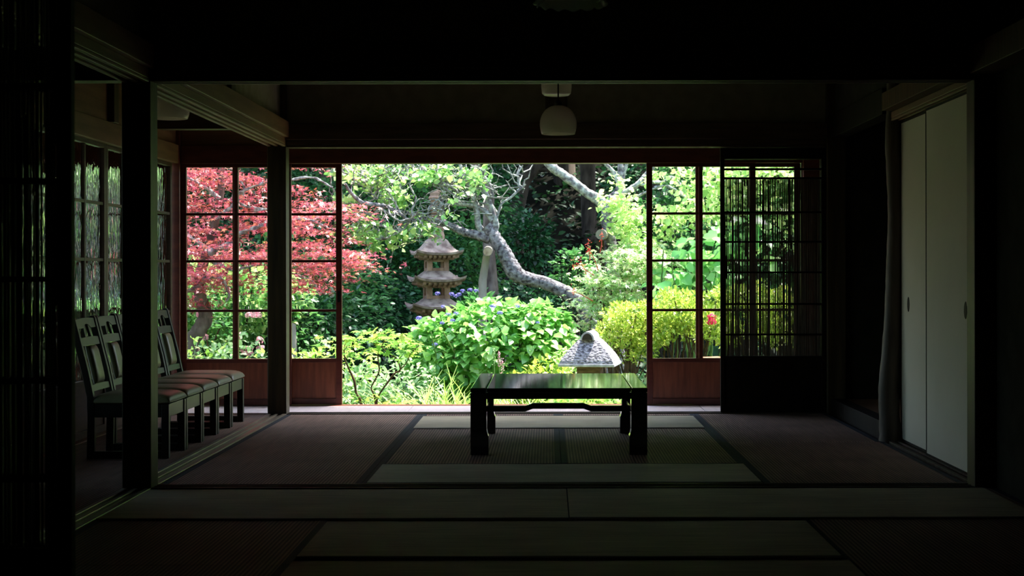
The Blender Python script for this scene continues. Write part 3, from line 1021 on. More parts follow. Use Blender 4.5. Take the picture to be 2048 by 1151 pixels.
def make_chair():
    ch = empty('dining_chair', (-2.17, 8.385, -0.0018))
    X0, Y0, Z0 = -2.17, 8.385, -.0018
    hw = .195
    def B(*a):
        mb = MB(); mb.box(X0 + a[0], X0 + a[1], Y0 + a[2], Y0 + a[3], Z0 + a[4], Z0 + a[5]); return mb
    # front legs
    for s in (-1, 1):
        y0, y1 = (-hw, -hw + .034) if s < 0 else (hw - .034, hw)
        B(.172, .210, y0, y1, 0, .279).build('leg', M['chairwood'], ch, bevel=0.003)
        # rear leg runs on upwards as the back post, leaning away
        ol = [(-.215, 0), (-.175, 0), (-.172, .20), (-.178, .32), (-.205, .45), (-.272, .715), (-.280, .728), (-.302, .728), (-.308, .715), (-.242, .45), (-.214, .32), (-.210, .20)]
        ol = [(X0 + a, Z0 + b) for a, b in ol]
        MB().prism(ol, 'Y', Y0 + y0, Y0 + y0 + .030).build('leg', M['chairwood'], ch, bevel=0.003)
        # sled runner on the floor
        B(-.174, .1715, y0 + .003, y0 + .029, 0, .038).build('floor_runner', M['chairwood'], ch, bevel=0.002)
    # aprons
    mb = B(.178, .204, -hw + .0345, hw - .0345, .212, .279)
    mb.box(X0 - .17, X0 + .1715, Y0 - hw + .003, Y0 - hw + .026, Z0 + .212, Z0 + .279)
    mb.box(X0 - .17, X0 + .1715, Y0 + hw - .026, Y0 + hw - .003, Z0 + .212, Z0 + .279)
    mb.box(X0 - .205, X0 - .18, Y0 - hw + .0345, Y0 + hw - .0345, Z0 + .212, Z0 + .279)
    mb.build('seat_frame', M['chairwood'], ch, bevel=0.002)
    V, Fc = pillow((X0 + .012, Y0, Z0 + .291), (1, 0, 0), (0, 1, 0), (0, 0, 1), .208, hw + .004, .045, flat_bottom=.24, n=18)
    # keep the cushion clear of the back posts
    MB().add(V, Fc).build('seat', M['leather'], ch, smooth=True)
    def zx(z):   # middle line of the leaning back
        t = (z - .32) / (.722 - .32)
        return -.196 - .094 * max(0, t) ** 1.1
    # crest rail with a carved notch, second rail
    def rail(z0, z1, notch, name):
        n = 24
        V = []; Fc = []
        yw = hw - .0305
        for k in range(n + 1):
            y = -yw + 2 * yw * k / n
            u = y / yw
            zb_ = z0 + (.022 * max(0, math.cos(u * 3.6)) if notch and abs(u) < .44 else 0)
            for z in (zb_, z1 + .004 * (1 - u * u)):
                for dx in (-.010, .010):
                    V.append((X0 + zx(z) + dx, Y0 + y, Z0 + z))
        for k in range(n):
            a = 4 * k; b = a + 4
            Fc += [(a, b, b + 1, a + 1), (a + 2, a + 3, b + 3, b + 2), (a, a + 2, b + 2, b), (a + 1, b + 1, b + 3, a + 3)]
        Fc += [(0, 1, 3, 2), (4 * n, 4 * n + 2, 4 * n + 3, 4 * n + 1)]
        MB().add(V, Fc).build(name, M['chairwood'], ch)
    rail(.668, .716, True, 'crest_rail')
    rail(.578, .618, False, 'back_rail')
    rail(.345, .375, False, 'lower_rail')
    for s in (-1, 1):
        z0, z1 = .6185, .682
        a = .052
        b = [(zx(z0) - .007, s * a - .009), (zx(z0) + .007, s * a - .009), (zx(z0) + .007, s * a + .009), (zx(z0) - .007, s * a + .009)]
        t = [(zx(z1) - .007, s * (a - .01) - .014), (zx(z1) + .007, s * (a - .01) - .014), (zx(z1) + .007, s * (a - .01) + .014), (zx(z1) - .007, s * (a - .01) + .014)]
        MB().hexa([(X0 + p, Y0 + q, Z0 + z0) for p, q in b], [(X0 + p, Y0 + q, Z0 + z1) for p, q in t]).build('spindle', M['chairwood'], ch)
    # padded splat
    za, zb2 = .3755, .577
    dz = np.array([zx(zb2) - zx(za), 0, zb2 - za]); ln = np.linalg.norm(dz); dz = dz / ln
    nx = np.array([dz[2], 0, -dz[0]])
    c = np.array([X0 + (zx(za) + zx(zb2)) / 2, Y0, Z0 + (za + zb2) / 2])
    V, Fc = pillow(c, (0, 1, 0), dz, nx, .078, ln / 2, .028, n=12, flat_bottom=.35)
    MB().add(V, Fc).build('backrest', M['leather'], ch, smooth=True)
    return ch


chair = make_chair()
clab = ['black chair with olive padded seat, nearest, its legs at the near pillar', 'second nearest black chair with olive padded back in the corridor row',
        'middle chair of the five in the corridor row', 'black padded chair second from the glass doors, next to the last one',
        'farthest black chair with olive padded back, beside the garden doors']
for i, yc in enumerate((8.385, 8.79, 9.195, 9.605, 10.02)):
    c = chair if i == 0 else copy_tree(chair)
    c.location = (-2.17, yc, -.0018)
    tag(c, clab[i], 'chair', 'black chairs lined up in the side corridor')


# ------------------------------------------------------------------ lamps
def pendant(loc, r, h, label, group, ztop=CZ):
    x, y, z = loc
    root = empty('pendant_lamp', (x, y, z), label, 'lamp', group)
    prof = []
    for k in range(15):
        t = k / 14
        a = t * math.pi * .5
        # dome, fullest above the rim, drawn in at the mouth
        rr = r * (1 - .10 * (1 - min(1, t / .35)) ** 2) if t < .35 else r * math.cos((t - .35) / .65 * math.pi / 2 * .93)
        prof.append((max(rr, r * .11), z + h * (t if t < .35 else .35 + .65 * math.sin((t - .35) / .65 * math.pi / 2))))
    inner = [(q - .004, zz - .003) for q, zz in prof[::-1]]
    inner = [(a, max(b, z)) for a, b in inner]
    MB().lathe(prof + inner, x, y, 48).build('lamp_shade', M['opal'], root, smooth=True)
    MB().lathe([(r * .2, z + h - .004), (r * .2, z + h + .018), (r * .1, z + h + .03), (.006, z + h + .034)], x, y, 20, closed=True).build('shade_holder', M['cord'], root, smooth=True)
    MB().tube([(x, y, z + h + .03), (x, y, ztop - .031)], [.0042, .0042], 8).build('cord', M['cord'], root)
    MB().lathe([(.045, ztop - .001), (.045, ztop - .012), (.03, ztop - .028), (.008, ztop - .03)], x, y, 24, closed=True).build('ceiling_rose', M['cord'], root)
    return root


pendant(((1117 - VX) / 357, 8.9, 1.728), .1035, .160, 'white domed glass pendant lamp hanging above the low table', 'white glass pendants')
pendant((-2.235, 9.35, 1.862), .122, .165, 'white glass pendant in the side corridor, behind the left beam', 'white glass pendants')
# ceiling lamp farther back: white drum behind the cord
x, y = (1113.5 - VX) / F * 9.6, 9.6
zz = CH + (540 - 191) / (F / 9.6)
root = empty('drum_lamp', (x, y, zz), 'short white glass drum lamp behind the pendant cord, under the upper beam', 'lamp')
rr = 30.5 / (F / 9.6)
prof = [(.004, zz + .001), (rr * .80, zz), (rr * .95, zz + .012), (rr, zz + .05), (rr, zz + .13), (rr * .85, zz + .165), (.02, zz + .175)]
MB().lathe(prof, x, y, 40).build('lamp_shade', M['opal'], root, smooth=True)
MB().tube([(x, y, zz + .17), (x, y, CZ - .02)], [.012, .012], 10).build('stem', M['cord'], root)
MB().lathe([(.05, CZ - .001), (.05, CZ - .02), (.014, CZ - .022)], x, y, 24, closed=True).build('ceiling_rose', M['cord'], root)
# near room: frilled glass shade at the top of the picture
x, y = (1142 - VX) / F * 4.7, 4.7
z0 = CH + (540 - 12) / (F / 4.7)
root = empty('frilled_lamp', (x, y, z0), 'frilled grey glass lamp shade at the top edge of the picture', 'lamp')
n = 96
V = []; Fc = []
prof = [(.107, 0), (.104, .006), (.096, .02), (.084, .04), (.066, .065), (.045, .085), (.028, .10)]
for lv, (r, dz) in enumerate(prof):
    for k in range(n):
        th = 2 * math.pi * k / n
        fz = max(0, 1 - lv / 3)
        q = r * (1 + .045 * fz * math.cos(14 * th)) 
        V.append((x + q * math.cos(th), y + q * math.sin(th), z0 + dz + .0045 * fz * math.cos(14 * th + 1) + .0045))
for i in range(len(prof) - 1):
    for k in range(n):
        Fc.append((i * n + k, i * n + (k + 1) % n, (i + 1) * n + (k + 1) % n, (i + 1) * n + k))
o = MB().add(V, Fc).build('lamp_shade', M['frost'], root, smooth=True)
sm = o.modifiers.new('thick', 'SOLIDIFY'); sm.thickness = .003
MB().lathe([(.03, z0 + .10), (.03, z0 + .13), (.01, z0 + .15)], x, y, 20, closed=True).build('shade_holder', M['cord'], root)
MB().tube([(x, y, z0 + .14), (x, y, CZ - .03)], [.004, .004], 8).build('cord', M['cord'], root)
MB().lathe([(.045, CZ - .001), (.045, CZ - .012), (.008, CZ - .031)], x, y, 24, closed=True).build('ceiling_rose', M['cord'], root)

# ================================================================== THE GARDEN
GZ = -0.50


def gh(x, y):
    h = GZ
    h += 0.04 * math.sin(x * 1.3 + y * .7) + .03 * math.sin(x * 2.9 - y * 1.7)
    if y > 20.5:
        t = y - 20.5
        h += 0.10 * t + 0.03 * t * t if t < 8 else 0.8 + 1.92 + (t - 8) * .62
    return h


nx, ny = 60, 70
V = []; Fc = []
for j in range(ny + 1):
    for i in range(nx + 1):
        x = -22 + 44 * i / nx
        y = 11.0 + 39 * j / ny
        V.append((x, y, gh(x, y)))
bed, slope = [], []
for j in range(ny):
    for i in range(nx):
        a = j * (nx + 1) + i
        (bed if j < 17 else slope).append((a, a + 1, a + nx + 2, a + nx + 1))


def part_mesh(faces):
    ids = sorted({i for f in faces for i in f})
    mp_ = {a: k for k, a in enumerate(ids)}
    return MB().add([V[a] for a in ids], [tuple(mp_[a] for a in f) for f in faces])


part_mesh(bed).build('ground', M['soil'], kind='structure', smooth=True)
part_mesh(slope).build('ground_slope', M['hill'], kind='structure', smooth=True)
MB().box(-22, -2.79, -4, 11.2, GZ - .3, GZ - .03).build('ground_side', M['soil'], kind='structure')


def wander(p0, p1, n, amp, rng):
    P = np.linspace(p0, p1, n)
    L_ = np.linalg.norm(np.array(p1) - np.array(p0))
    P[1:-1] += rng.normal(size=(n - 2, 3)) * amp * L_
    return P


def traced(pts, Y, k=5, dy=None, seed=0):
    """pts: (px, py, width px[, dY]) -> smooth world line with radii"""
    out = []
    for p in pts:
        yy_ = Y + (p[3] if len(p) > 3 else 0)
        q = at(p[0], p[1], yy_)
        out.append((*q, p[2] / 2 / (F / yy_)))
    return smooth_line(out, k)


# ---- plum tree with the long leaning trunk
PY = 17.6
plum = empty('plum_tree', at(1205, 790, PY)[:2] + (GZ,), 'old lichen-covered plum tree leaning left over the hydrangea', 'tree')
rs = random.Random(3)
mb = MB()
T = traced([(1215, 800, 34), (1200, 700, 32), (1180, 640, 30), (1160, 606, 29), (1130, 584, 27), (1090, 566, 26), (1052, 556, 27), (1034, 548, 33), (1020, 528, 33), (1010, 508, 30), (998, 488, 28), (984, 466, 26), (972, 452, 24)], PY, 6)
mb.tube(T[:, :3], T[:, 3], 12, .09, rs)
mb.build('trunk', M['bark'], plum, smooth=True)
BR = [
    [(980, 476, 22), (955, 470, 20), (930, 464, 17), (908, 455, 15), (888, 445, 13), (866, 441, 11), (846, 436, 8, -.2), (820, 440, 7, -.3), (798, 425, 8, -.4), (774, 413, 9, -.5), (746, 408, 9, -.6), (722, 403, 9, -.7), (702, 384, 7, -.8), (690, 366, 5, -.9)],
    [(970, 470, 15), (958, 452, 14), (955, 430, 13), (952, 408, 12), (944, 388, 11), (936, 368, 9), (925, 345, 7), (918, 318, 6)],
    [(985, 466, 17), (992, 446, 14), (984, 420, 12), (978, 400, 11), (968, 380, 10), (962, 356, 9), (972, 330, 8), (985, 300, 6)],
    [(985, 440, 13), (970, 422, 11), (950, 412, 10), (925, 408, 9), (900, 408, 8), (884, 416, 6), (872, 434, 5), (860, 441, 4)],
    [(976, 402, 7), (985, 385, 6), (978, 366, 5), (968, 350, 5)],
    [(946, 392, 9), (925, 386, 8), (905, 376, 7), (888, 362, 6), (870, 348, 5), (845, 340, 4), (818, 345, 3)],
    [(888, 445, 5), (884, 425, 4), (892, 408, 4), (890, 385, 4), (884, 365, 3), (892, 340, 3)],
    [(992, 440, 6), (1003, 408, 5), (1020, 396, 5), (1040, 378, 5), (1052, 368, 3)],
    [(1040, 378, 4), (1036, 350, 3), (1046, 330, 3)],
    [(820, 440, 5, -.3), (806, 458, 4, -.3), (790, 468, 4, -.3), (770, 478, 3, -.3), (745, 476, 3, -.3)],
    [(806, 458, 4, -.3), (780, 458, 3, -.3), (758, 448, 3, -.3), (738, 452, 2, -.3), (715, 462, 2, -.3)],
    [(800, 424, 4, -.4), (785, 395, 4, -.4), (770, 375, 3, -.4), (745, 362, 3, -.4), (715, 366, 2, -.4)],
    [(866, 441, 4), (846, 470, 4), (822, 478, 3), (800, 488, 3), (790, 498, 2)],
    [(936, 368, 4), (955, 345, 4), (980, 336, 3)],
    [(760, 410, 4, -.5), (776, 425, 3, -.5), (798, 440, 3, -.5), (818, 436, 3, -.4)],
    [(745, 376, 3, -.4), (756, 352, 3, -.4), (770, 336, 3, -.4), (790, 328, 2, -.4)],
    [(830, 437, 6, -.3), (824, 420, 5, -.3), (832, 396, 4, -.3), (820, 370, 3, -.3), (828, 345, 3, -.3)],
]
_g = np.random.default_rng(44)
for k in range(16):
    a, b2 = _g.uniform(700, 960), _g.uniform(335, 470)
    q, line = _g.uniform(-.6, .6), [(a, b2, 3.5)]
    for m_ in range(5):
        q += _g.normal() * .45
        a += 17 * math.cos(q) * (1 if k % 2 else -1); b2 -= 12 * math.sin(q) + 2
        line.append((a, b2, 3.2 - .4 * m_, -.25))
    BR.append(line)
branch_pts = []
for b in BR:
    ln = traced(b, PY, 5)
    branch_pts.append(ln[:, :3])
    mb = MB()
    mb.tube(ln[:, :3], ln[:, 3], 8, .14, rs)
    # short spurs
    rng = np.random.default_rng(len(branch_pts))
    for q in range(7):
        k = rng.integers(1, len(ln) - 1)
        p0 = ln[k, :3]
        d = nrm(np.array([[rng.normal(), rng.normal() * .6, .5 + rng.normal() * .6]]))[0]
        l_ = .12 + .25 * rng.random()
        w_ = wander(p0, p0 + d * l_, 5, .09, rng)
        mb.tube(w_, np.linspace(.010, .004, 5), 5)
        branch_pts.append(w_[2:])
    mb.build('branch', M['bark_light'] if len(b) < 9 else M['bark'], plum, smooth=True)
# foliage of the plum: sprays of oval leaves where the photo has them
rng = np.random.default_rng(21)
cl = []
for (px, py, rx, ry, n) in ((735, 350, 52, 22, 30), (700, 400, 18, 30, 9), (785, 345, 50, 20, 26), (850, 350, 50, 20, 22), (905, 348, 40, 18, 20), (945, 352, 32, 16, 14), (965, 362, 16, 16, 6), (785, 395, 34, 26, 20), (760, 385, 40, 18, 12),
                            (715, 440, 32, 18, 14), (760, 465, 45, 18, 20), (820, 462, 38, 18, 16), (850, 445, 24, 18, 10), (720, 465, 34, 24, 14), (745, 495, 20, 10, 4), (880, 460, 14, 8, 3), (912, 392, 12, 8, 2), (730, 505, 6, 8, 2), (890, 425, 12, 10, 2), (700, 345, 20, 16, 8)):
    for k in range(int(n * .78 + .5)):
        a, b = rng.normal() * .5, rng.normal() * .5
        cl.append(at(px + a * rx, py + b * ry, PY - .1 + rng.normal() * .28))
cl = np.array(cl)
# each spray gathers toward its centre and carries leaves
per = 9
pos = np.repeat(cl, per, axis=0) + rng.normal(size=(len(cl) * per, 3)) * np.array([.05, .07, .04])
d = rdir(len(pos), rng, .5)
ax = nrm(d + np.array([0, -.1, -.45]))
up = nrm(rng.normal(size=pos.shape) * .5 + np.array([0, -.25, .8]))
leaves('foliage', T_oval(.36, .05, .12), pos, ax, up, .076 * (.6 + .75 * rng.random(len(pos))), L['plum'], plum)
mb = MB()
for c in cl[::2]:
    c2 = c + np.array([rng.normal() * .08, .2, .12])
    mb.tube(wander(c2, c, 4, .06, rng), [.005, .0045, .004, .003], 5)
mb.build('twigs', M['bark_light'], plum, kind='stuff')

# prop post of the plum
pp = at(968, 590, PY - .1)
root = empty('prop_post', (pp[0], PY - .1, GZ), 'grey wooden prop post with log crosspiece under the plum branch', 'post')
MB().tube([(pp[0] - .03, PY - .1, GZ - .05), (at(966, 560, PY)[0], PY - .1, at(0, 560, PY)[2]), (at(974, 512, PY)[0], PY - .1, at(0, 511, PY)[2])], [.05, .046, .042], 10, .03).build('post', M['greypost'], root, smooth=True)
c = at(977, 503, PY - .1)
MB().tube([(c[0] - .02, PY + .35, c[2] + .02), (c[0], PY - .32, c[2])], [.052, .052], 14, .03).build('crosspiece', M['greypost'], root)
MB().tube([(c[0], PY - .321, c[2]), (c[0], PY - .326, c[2])], [.047, .047], 14).build('cut_end', M['cutend'], root)

# ---- second tree at the right with the rising grey limb
QY = 17.0
t2 = empty('lichen_tree', at(1225, 600, QY)[:2] + (GZ,), 'grey lichen-covered tree at right with one thick limb rising left', 'tree')
mb = MB()
ln = traced([(1236, 800, 34), (1232, 640, 30), (1228, 560, 27), (1222, 500, 25), (1216, 450, 24), (1214, 420, 22), (1222, 400, 19), (1236, 384, 17), (1243, 362, 15), (1242, 340, 13), (1240, 310, 10)], QY, 5)
mb.tube(ln[:, :3], ln[:, 3], 12, .08, rs)
mb.build('trunk', M['bark'], t2, smooth=True)
for b in ([(1216, 436, 20), (1212, 416, 20), (1198, 400, 21), (1175, 386, 20), (1150, 366, 19), (1125, 348, 18), (1108, 336, 19), (1092, 320, 16), (1070, 290, 14)],
          [(1240, 372, 11), (1232, 352, 9), (1222, 338, 8), (1210, 326, 7), (1195, 305, 6)],
          [(1244, 358, 10), (1250, 340, 8), (1256, 318, 7), (1262, 290, 6)],
          [(1238, 392, 12), (1258, 380, 12), (1276, 368, 11), (1292, 350, 10), (1310, 328, 8), (1330, 300, 7)],
          [(1228, 420, 8), (1260, 402, 7), (1290, 386, 6), (1320, 378, 6), (1350, 392, 5), (1375, 410, 5)],
          [(1276, 368, 6), (1310, 372, 5), (1335, 362, 5), (1352, 375, 4)],
          [(1335, 470, 8), (1345, 440, 8), (1358, 410, 7), (1378, 392, 6), (1405, 395, 4)]):
    ln = traced(b, QY, 5)
    mb = MB().tube(ln[:, :3], ln[:, 3], 9, .12, rs)
    mb.build('branch', M['bark_light'], t2, smooth=True)
rng = np.random.default_rng(31)
cl = []
for (px, py, rx, ry, n) in ((1238, 360, 8, 10, 3), (1250, 395, 24, 18, 10), (1232, 418, 28, 16, 12), (1270, 425, 26, 22, 14), (1262, 455, 26, 22, 14), (1235, 460, 18, 16, 6), (1275, 490, 24, 24, 12), (1330, 355, 40, 16, 8), (1400, 350, 36, 20, 14), (1390, 385, 40, 22, 14), (1340, 425, 40, 24, 18), (1400, 440, 34, 26, 18), (1430, 400, 26, 40, 16), (1325, 460, 24, 20, 10), (1500, 345, 60, 14, 16), (1560, 360, 40, 20, 12), (1480, 400, 40, 40, 18), (1550, 440, 40, 40, 12)):
    for k in range(n):
        cl.append(at(px + rng.normal() * .55 * rx, py + rng.normal() * .55 * ry, QY - .5 + rng.normal() * .25))
cl = np.array(cl)
pos = np.repeat(cl, 12, axis=0) + rng.normal(size=(len(cl) * 12, 3)) * np.array([.05, .06, .045])
ax = nrm(rdir(len(pos), rng, .5) + np.array([0, -.1, -.35]))
up = nrm(rng.normal(size=pos.shape) * .45 + np.array([0, -.2, .8]))
leaves('foliage', T_oval(.38, .05, .12), pos, ax, up, .06 * (.6 + .7 * rng.random(len(pos))), L['limeleaf'], t2)
pp = at(1200, 470, QY)
root = empty('prop_post', (pp[0], QY - .1, GZ), 'grey prop post with round log end beside the right tree trunk', 'post')
MB().tube([(pp[0] + .02, QY - .12, GZ - .05), (pp[0] + .0, QY - .12, pp[2] - .06)], [.05, .045], 10, .03).build('post', M['bark_dark'], root, smooth=True)
MB().tube([(pp[0] + .06, QY + .12, pp[2] + .01), (pp[0], QY - .32, pp[2])], [.056, .056], 14, .03).build('crosspiece', M['greypost'], root)

# ---- stone pagoda
GY = 19.4
gx = (873 - VX) / (F / GY)
S = GY / F
pg = empty('stone_pagoda', (gx, GY, gh(gx, GY) - .02), 'tall reddish stone pagoda lantern with three upturned roofs', 'stone lantern')
ROT = R(14)


def gz(py):
    return CH - (py - VY) * S


def rot(v, a=ROT, c=(gx, GY)):
    v = np.array(v, float)
    x, y = v[:, 0] - c[0], v[:, 1] - c[1]
    v[:, 0] = c[0] + x * math.cos(a) - y * math.sin(a)
    v[:, 1] = c[1] + x * math.sin(a) + y * math.cos(a)
    return v


def sq_roof(half, topw, z_top, z_eave, z_bot, lift):
    """square roof with concave slopes and upturned corners, hanging soffit with rafters"""
    V = []; Fc = []
    n = 12
    g = np.linspace(-1, 1, 2 * n + 1)
    m = len(g)
    for u in g:
        for v in g:
            r = max(abs(u), abs(v))
            t = (topw + (1 - topw) * r) if True else r
            x, y = u * half, v * half
            corner = (min(abs(u), abs(v)) ** 3)
            rr = max(0, (r - topw) / (1 - topw))
            z = z_top - (z_top - z_eave) * (1 - (1 - rr) ** 1.9) + lift * corner * rr ** 3
            V.append((gx + x, GY + y, z))
    for i in range(m - 1):
        for j in range(m - 1):
            a = i * m + j
            Fc.append((a, a + m, a + m + 1, a + 1))
    # soffit: edge drops a little, then slopes in to the body
    base = len(V)
    for u in g:
        for v in g:
            r = max(abs(u), abs(v))
            corner = (min(abs(u), abs(v)) ** 3)
            z = z_bot + (z_eave - .026 - z_bot) * max(0, (r - .45) / .55) ** .8 + lift * corner * r ** 3
            V.append((gx + u * half * .985, GY + v * half * .985, z))
    for i in range(m - 1):
        for j in range(m - 1):
            a = base + i * m + j
            Fc.append((a, a + 1, a + m + 1, a + m))
    rim = [i * m for i in range(m)] + [(m - 1) * m + j for j in range(1, m)] + [i * m + m - 1 for i in range(m - 2, -1, -1)] + [j for j in range(m - 2, 0, -1)]
    for k in range(len(rim)):
        a, b = rim[k], rim[(k + 1) % len(rim)]
        Fc.append((a, base + a, base + b, b))
    return rot(V), Fc


def body(half, z0, z1, wz0, wz1, wh):
    """square storey pierced by a window on each side"""
    mb = MB()
    c = half
    pw = half - wh
    for sx in (-1, 1):
        for sy in (-1, 1):
            xs = sorted((sx * c, sx * (c - pw))); ys = sorted((sy * c, sy * (c - pw)))
            mb.box(gx + xs[0], gx + xs[1], GY + ys[0], GY + ys[1], z0, z1)
    mb.box(gx - c + pw, gx + c - pw, GY - c + .004, GY + c - .004, z0, wz0)
    mb.box(gx - c + pw, gx + c - pw, GY - c + .004, GY + c - .004, wz1, z1)
    mb.box(gx - c + .004, gx + c - .004, GY - c + pw, GY + c - pw, z0 + .001, wz0 - .001)
    mb.box(gx - c + .004, gx + c - .004, GY - c + pw, GY + c - pw, wz1 + .001, z1 - .001)
    mb.v = [rot(np.concatenate(mb.v))]
    return mb


for (ha, top, zt_, ze, zb_, lf) in ((47 * S, .38, gz(477), gz(505), gz(516), .042), (52 * S, .44, gz(541), gz(558), gz(571), .055), (56 * S, .44, gz(596), gz(612), gz(626), .055)):
    V, Fc = sq_roof(ha, top, zt_, ze, zb_, lf)
    MB().add(V, Fc).build('roof', M['lichen_stone'], pg)
    mb = MB()
    def soff(r):
        return zb_ + (ze - .026 - zb_) * max(0, (r - .45) / .55) ** .8
    for k in range(-3, 4):
        q = ha * .2 * k
        for s in (-1, 1):
            for swap in (0, 1):
                lo_, hi_ = [], []
                for (rr_, dq) in ((.46, -.016), (.46, .016), (.86, .016), (.86, -.016)):
                    a_, b_ = q + dq, s * ha * rr_
                    if swap: a_, b_ = b_, a_
                    lo_.append((gx + a_, GY + b_, soff(rr_) - .022)); hi_.append((gx + a_, GY + b_, soff(rr_) + .012))
                mb.hexa(lo_, hi_)
    mb.v = [rot(np.concatenate(mb.v))]
    mb.build('rafters', M['stone'], pg)
body(21.5 * S, gz(544), gz(512), gz(535), gz(523), 11.5 * S).build('storey', M['stone'], pg, bevel=.004)
body(23.5 * S, gz(600), gz(567), gz(590), gz(575), 12 * S).build('storey', M['stone'], pg, bevel=.004)
body(25 * S, gz(662), gz(620), gz(650), gz(634), 12 * S).build('storey', M['stone'], pg, bevel=.004)
gb = gh(gx, GY)
mb = MB().box(gx - .30, gx + .30, GY - .30, GY + .30, gz(682), gz(663))
mb.box(gx - .2, gx + .2, GY - .2, GY + .2, gb + .12, gz(683)).box(gx - .34, gx + .34, GY - .34, GY + .34, gb - .05, gb + .12)
mb.v = [rot(np.concatenate(mb.v))]
mb.build('base', M['stone'], pg, bevel=.01)
prof = [(.10, gz(480)), (.10, gz(470)), (.085, gz(462)), (.105, gz(456)), (.105, gz(448))]
for k in range(6):
    zz_ = gz(444 - k * 6)
    prof += [(.064, zz_ - .012), (.088, zz_ + .000), (.088, zz_ + .012), (.064, zz_ + .020)]
prof += [(.072, gz(403)), (.088, gz(399)), (.10, gz(395)), (.088, gz(392)), (.076, gz(391)), (.078, gz(385)), (.06, gz(381)), (.02, gz(379)), (.001, gz(378))]
MB().lathe(prof, gx, GY, 28, closed=True).build('finial', M['stone'], pg)

# ---- near stone lantern with the chiselled hip roof
NY = 14.1
nxp = (1180 - VX) / (F / NY)
s_ = NY / F
def nz(py): return CH - (py - VY) * s_
nl = empty('stone_lantern', (nxp, NY, GZ - .03), 'small stone lantern with chiselled violet-grey cap, behind the black table', 'stone lantern')
zt0, zb0 = nz(677), nz(724)
n = 10
# cap: four slightly concave slopes; long way runs away from the viewer
V = []; Fc = []
rings = []
for k in range(n + 1):
    t = k / n
    hw_ = (54 - 36 * t ** 1.22) * s_
    hd_ = .27 - .12 * t ** 1.22
    z = zb0 + (zt0 - zb0) * (t ** .93)
    ring = []
    m_ = 10
    per_ = [(-1 + 2 * j / m_, -1) for j in range(m_)] + [(1, -1 + 2 * j / m_) for j in range(m_)] + [(1 - 2 * j / m_, 1) for j in range(m_)] + [(-1, 1 - 2 * j / m_) for j in range(m_)]
    for (u, v) in per_:
        ring.append((nxp + u * hw_, NY + v * hd_, z))
    rings.append(ring)
for r_ in rings: V += r_
q = len(rings[0])
for k in range(n):
    for j in range(q):
        Fc.append((k * q + j, k * q + (j + 1) % q, (k + 1) * q + (j + 1) % q, (k + 1) * q + j))
Fc.append(tuple(n * q + j for j in range(q)))
AR = R(9)
MB().add(rot(V, -AR, (nxp, NY)), Fc).build('roof', M['chiselled'], nl, label='violet-grey roof dressed with chisel marks')
mb = MB().box(nxp - 56 * s_, nxp + 56 * s_, NY - .275, NY + .275, nz(730), zb0 - .0005)
mb.v = [rot(np.concatenate(mb.v), -AR, (nxp, NY))]
mb.build('eave_slab', M['stone_side'], nl, bevel=.006)
# round ridge
V = []; Fc = []
n = 14
for yy2 in (-.19, .19):
    for k in range(n + 1):
        a = math.pi * k / n
        V.append((nxp + 14 * s_ * math.cos(a), NY + yy2, zt0 - .006 + 17 * s_ * math.sin(a)))
for k in range(n):
    Fc.append((k, k + 1, n + 2 + k, n + 1 + k))
Fc.append(tuple(range(n + 1))[::-1]); Fc.append(tuple(range(n + 1, 2 * n + 2))); Fc.append((0, n + 1, 2 * n + 1, n))
MB().add(rot(V, -AR, (nxp, NY)), Fc).build('ridge', M['stone_side'], nl)
V = [(nxp + 10.5 * s_ * math.cos(math.pi * k / n), NY - .192, zt0 - .004 + 13 * s_ * math.sin(math.pi * k / n)) for k in range(n + 1)]
V += [(a, b + .001, c) for a, b, c in V]
Fc = [tuple(range(n + 1))[::-1], tuple(range(n + 1, 2 * n + 2))] + [(k, k + 1, n + 2 + k, n + 1 + k) for k in range(n)]
MB().add(rot(V, -AR, (nxp, NY)), Fc).build('ridge_end', M['bark_dark'], nl, label='dark half disc on the ridge end')  # thin dark half disc set on the front of the ridge
mb = MB().box(nxp - 24 * s_, nxp + 24 * s_, NY - .11, NY + .11, GZ + .22, nz(730) - .0005)
mb.v = [rot(np.concatenate(mb.v), -AR, (nxp, NY))]
mb.build('post', M['lantern_post'], nl, bevel=.008)
mb = MB().box(nxp - .17, nxp + .17, NY - .17, NY + .17, GZ - .06, GZ + .219)
mb.v = [rot(np.concatenate(mb.v), -AR, (nxp, NY))]
mb.build('base', M['lantern_post'], nl, bevel=.015)

# ---- hydrangea
HY = 15.7
hc = at(975, 715, HY)
hy = empty('hydrangea', (hc[0], HY, GZ), 'large round bright green hydrangea bush with violet flowers', 'shrub')
rng = np.random.default_rng(5)
allp, alld = [], []
for (px, py, rx, ry, rz, n) in ((975, 706, 125, .60, 100, 2100), (885, 715, 72, .5, 80, 900), (1060, 690, 75, .5, 80, 850), (965, 662, 85, .42, 50, 650), (920, 780, 90, .45, 60, 550), (1095, 665, 46, .35, 50, 360), (1060, 640, 45, .35, 40, 300), (850, 680, 36, .3, 35, 160)):
    c = at(px, py, HY)
    p, d = blob_points(n, c, (rx * HY / F, ry, rz * HY / F), rng, .25, .18, zmin=GZ + .02)
    k = d[:, 1] < .35
    allp.append(p[k]); alld.append(d[k])
p = np.concatenate(allp); d = np.concatenate(alld)
ax = nrm(d * np.array([1, 1, .3]) + rng.normal(size=d.shape) * .45 + np.array([0, 0, -.25]))
up = nrm(d * .55 + np.array([0, 0, .8]) + rng.normal(size=d.shape) * .25)
leaves('foliage', T_oval(.34, .06, .14), p, ax, up, .105 * (.6 + .7 * rng.random(len(p))), L['hydrangea'], hy)
mb = MB()
